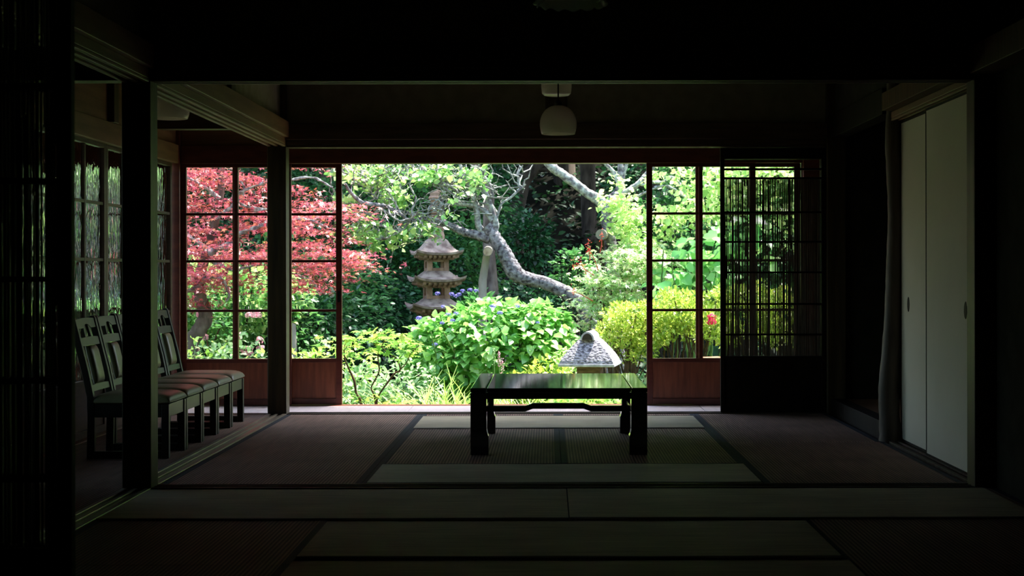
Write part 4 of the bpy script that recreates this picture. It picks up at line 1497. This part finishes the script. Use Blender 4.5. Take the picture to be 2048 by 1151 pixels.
for k in range(16):
    a = rng.uniform(-1, 1)
    b0 = (hc[0] + a * .2, HY + rng.normal() * .1, GZ - .02)
    e0 = (hc[0] + a * .6, HY - .1 + rng.normal() * .2, .3 + .25 * rng.random())
    mb.tube(wander(b0, e0, 5, .04, rng), np.linspace(.012, .006, 5), 6)
mb.build('stems', M['greenstem'], hy)


def flower_head(parent, c, r, lm, seed, name='flower_head'):
    g = np.random.default_rng(seed)
    n_ = 46
    d_ = nrm(g.normal(size=(n_, 3)) + np.array([0, -.5, .5]))
    p_ = np.array(c) + d_ * np.array([r, r, r * .6])
    ax_ = nrm(np.cross(d_, g.normal(size=d_.shape)))
    return leaves(name, T_flower(), p_, ax_, d_, r * .62, lm, parent)


for k, (px, py) in enumerate(((896, 628), (912, 626), (886, 612), (1035, 612), (870, 688), (925, 706), (868, 722), (810, 770), (838, 635), (884, 645), (1000, 625), (1075, 645), (985, 612), (905, 640), (960, 600))):
    c = at(px, py, HY - (.45 if py > 600 else .0))
    flower_head(hy, c, .021 + .012 * rng.random(), L['violet'], k)

# violet flowers behind, seen by the pagoda
root = empty('hydrangea', at(925, 640, 18.6)[:2] + (GZ,), 'low hydrangea with violet heads between pagoda and prop post', 'shrub')
rng = np.random.default_rng(77)
p, dd = blob_points(800, at(955, 655, 18.6), (.32, .3, .38), rng, .3, .2, zmin=GZ)
leaves('foliage', T_oval(.34), p, nrm(dd + rng.normal(size=dd.shape) * .4), nrm(dd * .5 + np.array([0, 0, .8])), .10, L['mid'], root)
for k, (px, py) in enumerate(((903, 586), (912, 590), (925, 580), (940, 578), (952, 580), (875, 585), (967, 585), (918, 587))):
    flower_head(root, at(px, py + 1, 18.25), .030, L['violet'], 50 + k)
MB().tube([(at(930, 640, 18.6)[0], 18.6, GZ - .02), (at(930, 640, 18.6)[0], 18.6, .3)], [.03, .01], 6).build('stems', M['greenstem'], root)

# ---- maple sapling by the veranda
SY = 12.9
sp = empty('maple_sapling', at(750, 860, SY)[:2] + (GZ,), 'young green maple with thin dark crooked stems at veranda edge', 'tree')
rng = np.random.default_rng(8)
for b in ([(728, 900, 5), (722, 808, 6), (712, 785, 5), (708, 760, 5), (698, 738, 4), (690, 718, 3), (688, 695, 3), (694, 678, 2)],
          [(748, 900, 6), (752, 808, 6), (757, 790, 4), (774, 765, 4), (790, 745, 4), (800, 740, 3), (796, 722, 3), (788, 712, 3), (770, 700, 2), (762, 690, 2)],
          [(752, 820, 4), (748, 790, 4), (742, 775, 3), (750, 758, 3), (758, 740, 3), (756, 718, 3), (757, 700, 2), (770, 680, 2)],
          [(796, 742, 3), (812, 725, 2), (822, 705, 2), (838, 690, 2)]):
    ln = traced(b, SY, 5)
    MB().tube(ln[:, :3], ln[:, 3], 7, .15, rs).build('stem', M['stem'], sp, smooth=True)
pos = []
for (px, py, rx, ry, n) in ((700, 680, 24, 12, 46), (735, 672, 26, 11, 48), (765, 668, 28, 10, 48), (800, 675, 28, 11, 46), (828, 688, 22, 12, 34), (700, 705, 20, 10, 26), (780, 695, 24, 12, 34), (740, 695, 24, 10, 26), (825, 705, 20, 8, 14), (725, 795, 30, 12, 26), (770, 795, 28, 12, 26), (815, 800, 20, 10, 14), (665, 685, 26, 14, 30), (790, 712, 14, 10, 10)):
    for k in range(int(n * .6)):
        pos.append(at(px + rng.uniform(-1, 1) * rx, py + rng.uniform(-1, 1) * ry, SY + rng.normal() * .16))
pos = np.array(pos)
ax = nrm(rdir(len(pos), rng, .15) + np.array([0, -.1, -.12]))
up = nrm(rng.normal(size=pos.shape) * .22 + np.array([0, -.32, .9]))
leaves('foliage', T_maple(7, 230, .42), pos, ax, up, .056 * (.65 + .6 * rng.random(len(pos))), L['sapling'], sp)

# ---- red maple
RY = 16.6
rm = empty('red_maple', at(425, 830, RY)[:2] + (GZ,), 'red-leaved maple with layered foliage outside the left glass doors', 'tree')
rng = np.random.default_rng(9)
ln = traced([(400, 850, 44), (402, 740, 36), (404, 700, 32), (410, 672, 28), (424, 652, 30), (436, 628, 28), (428, 600, 24), (422, 575, 22), (425, 545, 20), (440, 500, 18), (455, 440, 16), (465, 380, 13), (470, 300, 10)], RY, 5)
MB().tube(ln[:, :3], ln[:, 3], 12, .1, rs).build('trunk', M['bark_brown'], rm, smooth=True)
for b in ([(424, 560, 12), (450, 548, 10), (468, 560, 8), (480, 585, 6), (474, 600, 4)],
          [(425, 570, 10), (400, 580, 8), (375, 588, 6), (350, 580, 5)],
          [(440, 505, 12), (500, 480, 9), (560, 455, 7), (620, 440, 6), (680, 460, 4)],
          [(455, 440, 10), (510, 400, 8), (580, 370, 6), (640, 360, 5), (680, 380, 3)],
          [(440, 500, 9), (400, 470, 7), (360, 440, 6)], [(462, 400, 8), (420, 370, 6), (380, 350, 5)],
          [(485, 405, 4), (495, 380, 4), (518, 372, 4), (528, 392, 4), (512, 412, 4), (500, 400, 3), (498, 385, 3)],
          [(515, 412, 5), (545, 425, 5), (580, 425, 4)],
          [(560, 520, 5), (600, 545, 4), (640, 560, 4), (655, 590, 3)], [(440, 520, 8), (500, 540, 6), (560, 525, 5)]):
    ln = traced(b, RY - .2, 5)
    MB().tube(ln[:, :3], ln[:, 3], 7, .12, rs).build('branch', M['bark_light'], rm, smooth=True)
pads = []
for k in range(104):
    px = rng.uniform(335, 695); py = rng.uniform(318, 560)
    if py > 530 and 470 < px < 600: continue
    if px > 640 and py < 400: continue
    pads.append((px, py, rng.uniform(-1.0, .8)))
for q in ((380, 570), (400, 590), (440, 560), (365, 560), (350, 610), (395, 560), (385, 530), (410, 545), (450, 575), (370, 545), (400, 600), (440, 540), (380, 600), (620, 560), (650, 545), (600, 575), (640, 575), (690, 520), (700, 505), (695, 430), (690, 410), (700, 525), (500, 545), (520, 560), (345, 480), (350, 540), (360, 600), (330, 590)):
    pads.append((q[0], q[1], rng.uniform(-.6, .3)))
P_ = []
for (px, py, dy) in pads:
    c = np.array(at(px, py, RY + dy))
    n = 100
    q = rng.normal(size=(n, 3)) * np.array([.18, .18, .02])
    q[:, 2] -= .25 * (q[:, 0] ** 2 + q[:, 1] ** 2)
    P_.append(c + q)
# some crown above the frame
for k in range(60):
    c = np.array((rng.uniform(-4.4, -2.1), RY + rng.uniform(-.8, 1.0), rng.uniform(2.1, 2.9)))
    P_.append(c + rng.normal(size=(60, 3)) * np.array([.2, .2, .03]))
P_ = np.concatenate(P_)
ax = nrm(rdir(len(P_), rng, .2) + np.array([0, 0, -.18]))
up = nrm(rng.normal(size=P_.shape) * .28 + np.array([0, -.2, .9]))
leaves('foliage', T_maple(5, 210, .26), P_, ax, up, .043 * (.7 + .6 * rng.random(len(P_))), L['red'], rm)

# ---- pale maple with crimson shoots, right of centre
MY = 16.2
pm = empty('pale_maple', at(1240, 760, MY)[:2] + (GZ,), 'pale green maple bush with crimson shoots right of centre', 'shrub')
rng = np.random.default_rng(12)
P_ = []
for (px, py, rx, ry, n) in ((1215, 535, 40, 30, 8), (1262, 530, 38, 36, 10), (1190, 570, 36, 22, 7), (1235, 580, 50, 30, 12), (1280, 575, 30, 40, 9), (1200, 615, 40, 26, 9), (1245, 625, 40, 20, 7), (1180, 640, 22, 18, 4), (1225, 505, 26, 14, 4), (1290, 505, 22, 20, 4), (1330, 520, 30, 30, 6), (1165, 600, 12, 12, 2)):
    for k in range(n):
        c = np.array(at(px + rng.uniform(-1, 1) * rx, py + rng.uniform(-1, 1) * ry, MY + rng.uniform(-.35, .35)))
        q = rng.normal(size=(42, 3)) * np.array([.085, .085, .022])
        P_.append(c + q)
P_ = np.concatenate(P_)
ax = nrm(rdir(len(P_), rng, .2) + np.array([0, -.05, -.25]))
up = nrm(rng.normal(size=P_.shape) * .3 + np.array([0, -.25, .9]))
leaves('foliage', T_maple(5, 210, .3), P_, ax, up, .050 * (.7 + .6 * rng.random(len(P_))), L['palegreen'], pm)
mb = MB()
for k in range(9):
    e = at(1180 + 14 * k, 540 + rng.uniform(-20, 60), MY)
    mb.tube(wander((at(1240, 700, MY)[0] + .04 * k - .15, MY, GZ - .02), e, 6, .03, rng), np.linspace(.02, .006, 6), 6)
mb.build('stems', M['stem'], pm)
for k, (a, b) in enumerate((((1200, 505), (1203, 472)), ((1196, 540), (1178, 497)), ((1188, 550), (1148, 528)), ((1172, 548), (1163, 528)), ((1186, 602), (1148, 582)), ((1180, 520), (1176, 494)))):
    p0, p1 = at(*a, MY - .4), at(*b, MY - .4)
    sh = MB().tube([p0, ((p0[0] + p1[0]) / 2 + .01, MY - .4, (p0[2] + p1[2]) / 2), p1], [.005, .004, .003], 5).build('young_shoot', M['redstem'], pm, label='crimson young shoot')
    q = np.array(p1) + rng.normal(size=(16, 3)) * np.array([.012, .012, .035])
    leaves('shoot_leaves', T_small(.16), q, nrm(rng.normal(size=q.shape) + np.array([0, 0, .4])), rdir(16, rng), .026, L['redshoot'], sh)

# ---- broad-leaved plant behind the right glass door
BY = 15.6
bp = empty('broad_leaf_plant', at(1380, 760, BY)[:2] + (GZ,), 'tall plant with broad blue-green leaves seen through the right glass door', 'plant')
rng = np.random.default_rng(13)
P_ = []
for (px, py, rx, ry, n) in ((1345, 545, 38, 34, 34), (1400, 535, 36, 40, 40), (1440, 510, 30, 40, 26), (1370, 495, 30, 18, 14), (1320, 575, 20, 18, 12), (1420, 560, 30, 20, 18), (1500, 480, 50, 60, 30), (1430, 470, 20, 20, 10)):
    for k in range(n):
        P_.append(at(px + rng.uniform(-1, 1) * rx, py + rng.uniform(-1, 1) * ry, BY + rng.uniform(-.25, .3)))
P_ = np.array(P_)
ax = nrm(rdir(len(P_), rng, .3) + np.array([-.1, -.35, -.45]))
up = nrm(rng.normal(size=P_.shape) * .3 + np.array([0, -.45, .8]))
leaves('foliage', T_oval(.46, .08, .16), P_, ax, up, .15 * (.6 + .6 * rng.random(len(P_))), L['big'], bp)
mb = MB()
for k in range(9):
    mb.tube(wander((at(1350 + 10 * k, 700, BY)[0], BY + .05, GZ - .02), at(1320 + 16 * k, 500 + rng.uniform(0, 40), BY), 6, .02, rng), np.linspace(.016, .007, 6), 6)
mb.build('stems', M['greenstem'], bp)

# ---- yellow-green azalea bushes, thin dark stems showing below
AY = 14.9


def azalea(blobs, label, seed, fl=()):
    rng = np.random.default_rng(seed)
    x0 = at(blobs[0][0], 800, AY)[0]
    root = empty('azalea', (x0, AY, GZ), label, 'shrub', 'yellow-green azaleas')
    A, D = [], []
    for (px, py, rx, ry, n) in blobs:
        for k in range(int(n)):
            c = np.array(at(px + rng.uniform(-1, 1) * rx, py + rng.uniform(-1, 1) * ry, AY + rng.uniform(-.35, .35)))
            m = 34
            d = nrm(rng.normal(size=(m, 3)) * np.array([1, 1, .8]) + np.array([0, -.1, .35]))
            A.append(c + d * np.array([.07, .07, .05]) * (.4 + .6 * rng.random((m, 1)))); D.append(d)
    A = np.concatenate(A); D = np.concatenate(D)
    leaves('foliage', T_small(.27), A, nrm(D + rng.normal(size=D.shape) * .3 + np.array([0, 0, .35])), nrm(D * .4 + np.array([0, -.2, .8]) + rng.normal(size=D.shape) * .3), .040 * (.7 + .6 * rng.random(len(A))), L['azalea'], root)
    mb = MB()
    for (px, py, rx, ry, n) in blobs[:4]:
        for k in range(6):
            e = at(px + rng.uniform(-1, 1) * rx, py + ry * rng.uniform(-.6, .8), AY + rng.uniform(-.2, .2))
            bx_ = x0 + (at(px, 0, AY)[0] - x0) * .45
            b0 = (bx_ + rng.uniform(-.07, .07), AY + rng.uniform(-.1, .1), GZ - .02)
            mid = (b0[0] * .55 + e[0] * .45 + rng.normal() * .05, AY + rng.normal() * .04, e[2] * .5 + b0[2] * .5 + rng.uniform(-.08, .02))
            pl = smooth_line([b0, mid, e], 5)
            mb.tube(pl, np.linspace(.013, .004, len(pl)), 5, .15, rs)
    mb.build('stems', M['stem'], root)
    for i, (px, py) in enumerate(fl):
        flower_head(root, at(px, py, AY - .4), .045, L['crimson'], 200 + i, 'blossom')
    return root


azalea([(1240, 670, 44, 32, 34), (1270, 630, 34, 18, 20), (1225, 640, 26, 20, 14), (1275, 700, 28, 30, 20), (1262, 655, 40, 40, 20)], 'yellow-green azalea beside the small stone lantern, left of the door stile', 61)
azalea([(1350, 650, 46, 24, 36), (1330, 620, 40, 18, 26), (1400, 640, 44, 26, 34), (1370, 605, 50, 20, 26), (1430, 600, 30, 24, 18), (1425, 665, 30, 20, 18), (1320, 665, 24, 20, 14)], 'yellow-green azalea behind the right glass door, with crimson blossoms', 62, ((1409, 630), (1408, 640)))
azalea([(1500, 640, 50, 30, 36), (1560, 650, 46, 36, 34), (1480, 600, 30, 30, 20), (1545, 600, 40, 20, 20)], 'azalea seen in slivers through the reed screen', 63)

# terracotta pot
c = at(1428, 716, 13.6)
pot = empty('flower_pot', (c[0], 13.6, GZ), 'terracotta pot rim low behind the right glass door', 'flower pot')
zt_ = at(0, 709, 13.6)[2]
MB().lathe([(.10, GZ), (.125, zt_ - .06), (.145, zt_ - .055), (.15, zt_), (.135, zt_ + .001), (.12, zt_ - .05), (.001, zt_ - .06)], c[0], 13.6, 32).build('pot', M['terracotta'], pot, smooth=True)
MB().lathe([(.118, zt_ - .058), (.001, zt_ - .045)], c[0], 13.6, 24).build('potting_soil', M['soil'], pot)


# ---- grasses and ground plants
def grass_clump(name, px, Y, h, n, label, cat, group, seed, lm='grass', spread=.12, bend=.45, base=None, wd=.015):
    rng = np.random.default_rng(seed)
    x = (px - VX) / F * Y
    b = gh(x, Y) if base is None else base
    P_ = np.stack([x + rng.normal(size=n) * spread, Y + rng.normal(size=n) * spread * .7, np.full(n, b - .02)], 1)
    d = nrm(np.stack([rng.normal(size=n) * .28, rng.normal(size=n) * .25, np.ones(n)], 1))
    up = nrm(np.stack([-d[:, 0] * 2 + rng.normal(size=n) * .3, -d[:, 1] * 2 - .3 + rng.normal(size=n) * .3, np.full(n, .2)], 1))
    return leaves(name, T_blade(bend, wd), P_, d, up, h * (.6 + .5 * rng.random(n)), L[lm], None, label=label, cat=cat, group=group)


ggr = 'iris-like grass clumps along the veranda edge'
gl = [(760, 'left of the hydrangea, below the sapling'), (862, 'first to the right of the sapling stems'), (890, 'below the hydrangea, under its violet head'), (925, 'just left of the table top'), (955, 'behind the left front of the low table'),
      (1010, 'seen under the tabletop at left'), (1060, 'seen under the tabletop left of centre'), (1108, 'seen under the tabletop near its middle'), (1155, 'under the tabletop left of the lantern base'), (1235, 'under the tabletop right of the lantern base'), (1285, 'at the foot of the right glass door')]
for i, (px, w_) in enumerate(gl):
    grass_clump('grass_clump', px, 13.1 + .25 * (i % 3), .62 if i in (1, 2, 3) else .52, 60, 'bright green blade grass clump, ' + w_, 'grass', ggr, 300 + i)

# leafy herbs filling the foreground bed
hb = [(700, 14.8, .50, .31, 'herb', 'grey-green herbs low behind the maple sapling stems'), (790, 15.0, .50, .33, 'herb', 'grey-green herbs between sapling and hydrangea'),
      (620, 15.0, .65, .48, 'grass', 'leafy green plants low behind the glass door next to the opening'), (500, 15.3, .65, .5, 'herb', 'leafy plants low behind the middle left glass panes'), (390, 15.2, .65, .46, 'grass', 'leafy plants at the foot of the red maple trunk'),
      (1085, 15.0, .34, .34, 'azalea', 'yellow-green feathery plants between hydrangea and lantern'), (1130, 15.3, .30, .44, 'limeleaf', 'pale lime leaves just left of the lantern cap'), (1290, 14.6, .4, .26, 'herb', 'low herbs at the foot of the azalea near the door stile')]
for i, (px, Y, r_, h_, lm, lab) in enumerate(hb):
    x = (px - VX) / F * Y
    bush('herb_clump', (x, Y, GZ + h_ * .75), (r_, .4, h_), 1500 if i != 7 else 700, T_oval(.26, .05, .1), .065, L[lm], lab, 'plant', 'low leafy plants in the bed', shell=.6, lump=.3, stems=5, seed=i, trunkmat='greenstem', jit=.6)
# fern sprays at the sill near the lantern
for i, (px, lab) in enumerate(((1175, 'maple-leaved spray at the sill left of the lantern foot'), (1130, 'maple-leaved spray at the sill under the table centre'), (1222, 'maple-leaved spray at the sill right of the lantern foot'))):
    rng = np.random.default_rng(400 + i)
    Y = 12.75
    c = at(px, 800, Y)
    root = empty('low_maple_spray', (c[0], Y, GZ), lab, 'plant', 'maple sprays at the sill')
    P_ = np.array(c) + rng.normal(size=(90, 3)) * np.array([.09, .08, .022])
    leaves('foliage', T_maple(7, 230, .4), P_, nrm(rdir(90, rng, .15) + np.array([0, -.2, -.1])), nrm(rng.normal(size=P_.shape) * .2 + np.array([0, -.35, .9])), .040, L['sapling'], root)
    MB().tube([(c[0], Y, GZ - .02), (c[0] + .02, Y, c[2])], [.007, .004], 6).build('stem', M['stem'], root)
# flowering stalks
for i, (px, py, Y) in enumerate(((868, 742, 13.6), (998, 715, 13.9), (1004, 728, 13.8), (988, 708, 14.0))):
    c = at(px, py, Y)
    root = empty('flower_spike', (c[0], Y, GZ), ['pinkish flower spike below the hydrangea, left of the table', 'pale flower spike above the tabletop, second from left', 'pink flower spike above the tabletop, right one', 'tall thin spike above the tabletop, left one'][i], 'plant', 'flower spikes at the bed edge')
    MB().tube([(c[0] + .01, Y, GZ - .02), (c[0], Y, c[2])], [.006, .005], 6).build('stem', M['greenstem'], root)
    rng = np.random.default_rng(500 + i)
    P_ = np.array(c) + np.stack([rng.normal(size=60) * .005, rng.normal(size=60) * .005, rng.uniform(-.09, .05, 60)], 1)
    leaves('florets', T_small(.3), P_, nrm(rdir(60, rng) + np.array([0, 0, .8])), rdir(60, rng), .016, L['pink'] if i in (1, 2) else L['herb'], root)

# pink blossoms among the plants at left
for i, (px, py, Y, lm, lab) in enumerate(((385, 640, 17.6, 'pink', 'pink-flowered shrub behind the red maple trunk, far left pane'), (525, 640, 18.2, 'pink', 'shrub with pale pink flowers behind the second pane'),)):
    c = at(px, py + 25, Y)
    root = bush('flowering_shrub', (c[0], Y, c[2] - .1), (.75, .5, .65), 2300, T_oval(.3), .07, L['mid'], lab, 'shrub', 'pink flowering shrubs at left', seed=30 + i, shell=.4, lump=.3)
    rng = np.random.default_rng(600 + i)
    for k in range(12):
        flower_head(root, at(px + rng.uniform(-50, 50), py + rng.uniform(-18, 60), Y - .5), .045, L[lm], 620 + 20 * i + k)

# old stump
c = at(592, 670, 16.4)
st = empty('tree_stump', (c[0], 16.4, GZ), 'grey weathered tree stump behind the pane right of the pillar', 'stump')
MB().tube([(c[0], 16.4, GZ - .05), (c[0], 16.4, c[2] - .05), (c[0] + .02, 16.4, at(0, 642, 16.4)[2])], [.12, .085, .07], 12, .15, rs).build('trunk', M['greypost'], st)

# ---- evergreen shrubs and the dark wood behind
evs = [
    # px, py(centre), Y, rx, rz, n, leaf, size, label
    (715, 610, 20.6, .85, .75, 3600, 'evergreen', .075, 'dark evergreen shrub left of the pagoda, nearest the glass door'),
    (790, 560, 21.6, .95, .85, 3800, 'evergreen', .08, 'dark evergreen shrub directly left of the pagoda roofs'),
    (730, 440, 22.6, 1.0, .9, 4200, 'mid', .085, 'mid-green tree crown behind the plum foliage at left'),
    (860, 420, 23.0, 1.1, .8, 4200, 'mid', .085, 'mid-green foliage behind the pagoda finial'),
    (890, 540, 22.2, .85, .65, 3400, 'mid', .08, 'leafy green shrub behind the pagoda storeys'),
    (965, 400, 23.5, .6, .8, 2400, 'evergreen', .08, 'dark crown behind the gnarled plum branches'),
    (1055, 488, 21.6, .34, .40, 1000, 'evergreen', .085, 'green shrub right of the leaning trunk in the dark hollow'),
    (1105, 610, 19.4, .62, .36, 2000, 'evergreen', .075, 'dark green shrub below the leaning plum trunk'),
    (1150, 545, 18.4, .25, .24, 500, 'mid', .07, 'small leafy shoot bush above the trunk, left of the pale maple'),
    (620, 590, 19.8, .9, .6, 3000, 'mid', .08, 'mid-green shrub behind the pane right of the pillar, upper'),
    (640, 660, 18.8, .9, .5, 2600, 'evergreen', .08, 'dark shrub low behind the pane right of the pillar'),
    (490, 600, 18.3, .8, .42, 2600, 'plum', .075, 'green shrub behind the red maple, right of its trunk'),
    (340, 620, 19.8, 1.0, .6, 3000, 'mid', .08, 'green shrub behind the red maple, left of its trunk'),
    (1330, 370, 21.0, .9, .6, 2600, 'evergreen', .08, 'dark crown behind the right glass door, top panes'),
    (1450, 350, 19.6, .8, .45, 2600, 'mid', .08, 'green crown above the reed screen top'),
    (1580, 350, 19.0, .8, .5, 2600, 'limeleaf', .08, 'bright green crown above the reed screen, right end'),
    (1400, 450, 19.2, .9, .5, 2400, 'mid', .08, 'green shrub behind the right glass door, middle panes'),
    (1560, 520, 18.6, 1.0, .8, 2600, 'mid', .08, 'green shrub behind the reed screen'),
    (520, 420, 22.0, 1.2, .9, 3000, 'evergreen', .09, 'dark crown behind the red maple foliage'),
    (400, 400, 22.6, 1.2, 1.0, 3000, 'evergreen', .09, 'dark crown behind the red maple at far left'),
]
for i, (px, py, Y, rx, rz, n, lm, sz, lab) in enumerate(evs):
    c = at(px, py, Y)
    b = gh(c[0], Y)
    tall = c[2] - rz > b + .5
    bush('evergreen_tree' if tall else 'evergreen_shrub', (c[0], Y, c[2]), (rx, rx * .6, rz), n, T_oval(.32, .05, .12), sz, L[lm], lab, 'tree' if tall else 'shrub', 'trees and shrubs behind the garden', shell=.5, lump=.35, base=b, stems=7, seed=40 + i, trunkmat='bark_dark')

# left side garden seen through the rippled side panes
lg = [(-4.75, 16.4, .2, .7, .8, 'herb', 'lilac', 'lilac-flowered shrub outside the side corridor panes, nearest'), (-5.9, 20.0, .4, 1.0, 1.1, 'mid', 'lilac', 'lilac-flowered shrub outside the side corridor panes, farther'),
      (-3.85, 13.2, .0, .5, .5, 'herb', 'lilac', 'small shrub with lilac flowers near the corner of the house'),
      (-7.4, 24.0, 2.0, 1.8, 2.4, 'evergreen', None, 'tall dark evergreen outside the side corridor'), (-5.9, 24.5, 1.8, 1.4, 2.0, 'evergreen', None, 'tall green tree behind the lilac-flowered shrubs'),
      (-9.0, 20.0, 2.0, 1.8, 2.4, 'evergreen', None, 'tall dark evergreen left of the side corridor'), (-6.5, 9.5, 1.0, 1.0, 1.4, 'evergreen', None, 'dark evergreen close outside the corridor windows'), (-8.0, 13.5, 1.4, 1.6, 1.9, 'evergreen', None, 'wide green tree beside the corridor windows')]
for i, (x, y, z, rx, rz, lm, fl, lab) in enumerate(lg):
    root = bush('side_garden_shrub' if z < 1 else 'side_garden_tree', (x, y, z), (rx, rx * .8, rz), 2600, T_oval(.3), .09, L[lm], lab, 'shrub' if z < 1 else 'tree', 'plants of the side garden', shell=.5, lump=.3, base=gh(x, y) if y > 11.2 else GZ - .03, stems=7, seed=80 + i)
    if fl:
        rng = np.random.default_rng(700 + i)
        for k in range(14):
            a = rng.uniform(-1, 1)
            flower_head(root, (x + a * rx * .8, y - rx * .6, z + rng.uniform(0, 1) * rz * (1 - a * a * .6)), .085, L[fl], 720 + 30 * i + k)

# tall forest trees: trunks in view, crowns above the frame shade the slope
ft = [(1040, 25.5, .16, 'dark forest trunk forking upward behind the hollow'), (1003, 21.0, .11, 'brown trunk standing behind the leaning plum trunk'), (880, 28, .2, 'forest trunk behind the pagoda'), (1130, 29, .2, 'forest trunk deep in the dark hollow, left of the limb'), (1180, 27, .14, 'forest trunk behind the thick grey limb'),
      (1300, 27, .2, 'forest trunk behind the right glass door stile'), (1450, 26, .2, 'forest trunk behind the reed screen'), (700, 27, .2, 'forest trunk behind the plum foliage at left'), (560, 28, .2, 'forest trunk behind the red maple'), (400, 27, .2, 'forest trunk behind the red maple at far left'),
      (960, 33, .2, 'distant trunk high on the slope, left of centre'), (1080, 35, .2, 'distant trunk high on the slope, in the hollow'), (1230, 34, .2, 'distant trunk high on the slope, right of centre'), (1620, 27, .2, 'forest trunk at the far right behind the alcove'), (250, 28, .2, 'forest trunk at the far left behind the corridor')]
for i, (px, Y, r_, lab) in enumerate(ft):
    rng = np.random.default_rng(800 + i)
    x = (px - VX) / F * Y
    b = gh(x, Y)
    root = empty('forest_tree', (x, Y, b), lab, 'tree', 'tall trees of the wood')
    top = b + 9.5 if i != 1 else b + 3.4
    pl = wander((x, Y, b - .1), (x + rng.normal() * .5, Y + .3, top), 8, .012, rng)
    if i == 0:
        pl = smooth_line([at(1028, 470, Y), at(1030, 430, Y), at(1038, 395, Y), at(1048, 360, Y), at(1075, 325, Y), at(1100, 250, Y), (x + .8, Y, top)], 5)
        pl[0][2] = b - .1
    MB().tube(pl, np.linspace(r_, r_ * .5, len(pl)), 10, .06, rs).build('trunk', M['bark_dark'] if i != 1 else M['bark_brown'], root, smooth=True)
    A, D = [], []
    nb = 9 if i != 1 else 1
    shx, shy = {0: (.8, -2.6), 3: (.6, -3.2), 4: (.3, -2.6), 11: (0, -2)}.get(i, (0, 0))
    for k in range(nb):
        a = rng.random() * 2 * math.pi
        c = (x + 1.3 * math.cos(a) * rng.random() + shx, Y + 1.3 * math.sin(a) * rng.random() + shy, b + 4.6 + 5.2 * rng.random()) if i != 1 else (x, Y, top + .2)
        if c[2] - 1.0 < CH + 2.6 / 25 * Y * .72 and i != 1:
            c = (c[0], c[1], CH + 1.0 + .0671 * Y + .4)
        p, d = blob_points(420, c, (1.9, 1.9, 1.0) if i != 1 else (.5, .5, .3), rng, .6, .2)
        A.append(p); D.append(d)
    A = np.concatenate(A); D = np.concatenate(D)
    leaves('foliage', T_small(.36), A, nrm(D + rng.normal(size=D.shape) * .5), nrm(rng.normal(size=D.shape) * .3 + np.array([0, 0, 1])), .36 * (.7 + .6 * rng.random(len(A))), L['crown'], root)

# undergrowth carpet over the slope
rng = np.random.default_rng(901)
n = 26000
xs = rng.uniform(-12, 9, n); ys = 20.8 + 14 * rng.random(n) ** 1.2
zs = np.array([gh(a, b) for a, b in zip(xs, ys)]) + rng.random(n) * .22
P_ = np.stack([xs, ys, zs], 1)
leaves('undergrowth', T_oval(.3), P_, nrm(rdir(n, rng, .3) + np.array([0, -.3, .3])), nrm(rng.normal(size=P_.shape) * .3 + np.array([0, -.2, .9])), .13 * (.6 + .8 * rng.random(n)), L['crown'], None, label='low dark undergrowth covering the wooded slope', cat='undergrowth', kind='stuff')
# ground cover in the lit bed
n = 15000
xs = rng.uniform(-6.5, 4.5, n); ys = rng.uniform(12.6, 20.5, n)
P_ = np.stack([xs, ys, np.array([gh(a, b) for a, b in zip(xs, ys)]) + rng.random(n) * .14], 1)
for (qx, qy, qr) in ((gx, GY, .62), (nxp, NY, .36), (pot.location.x, 13.6, .22), (at(968, 590, PY)[0] - .03, PY - .1, .15), (at(1200, 470, QY)[0], QY - .12, .15)):
    P_ = P_[(P_[:, 0] - qx) ** 2 + (P_[:, 1] - qy) ** 2 > qr * qr]
n = len(P_)
leaves('ground_cover', T_oval(.3), P_, nrm(rdir(n, rng, .3) + np.array([0, -.2, .4])), nrm(rng.normal(size=P_.shape) * .35 + np.array([0, -.2, .8])), .075 * (.6 + .8 * rng.random(n)), L['mid'], None, label='low green ground cover over the garden bed', cat='ground cover', kind='stuff')
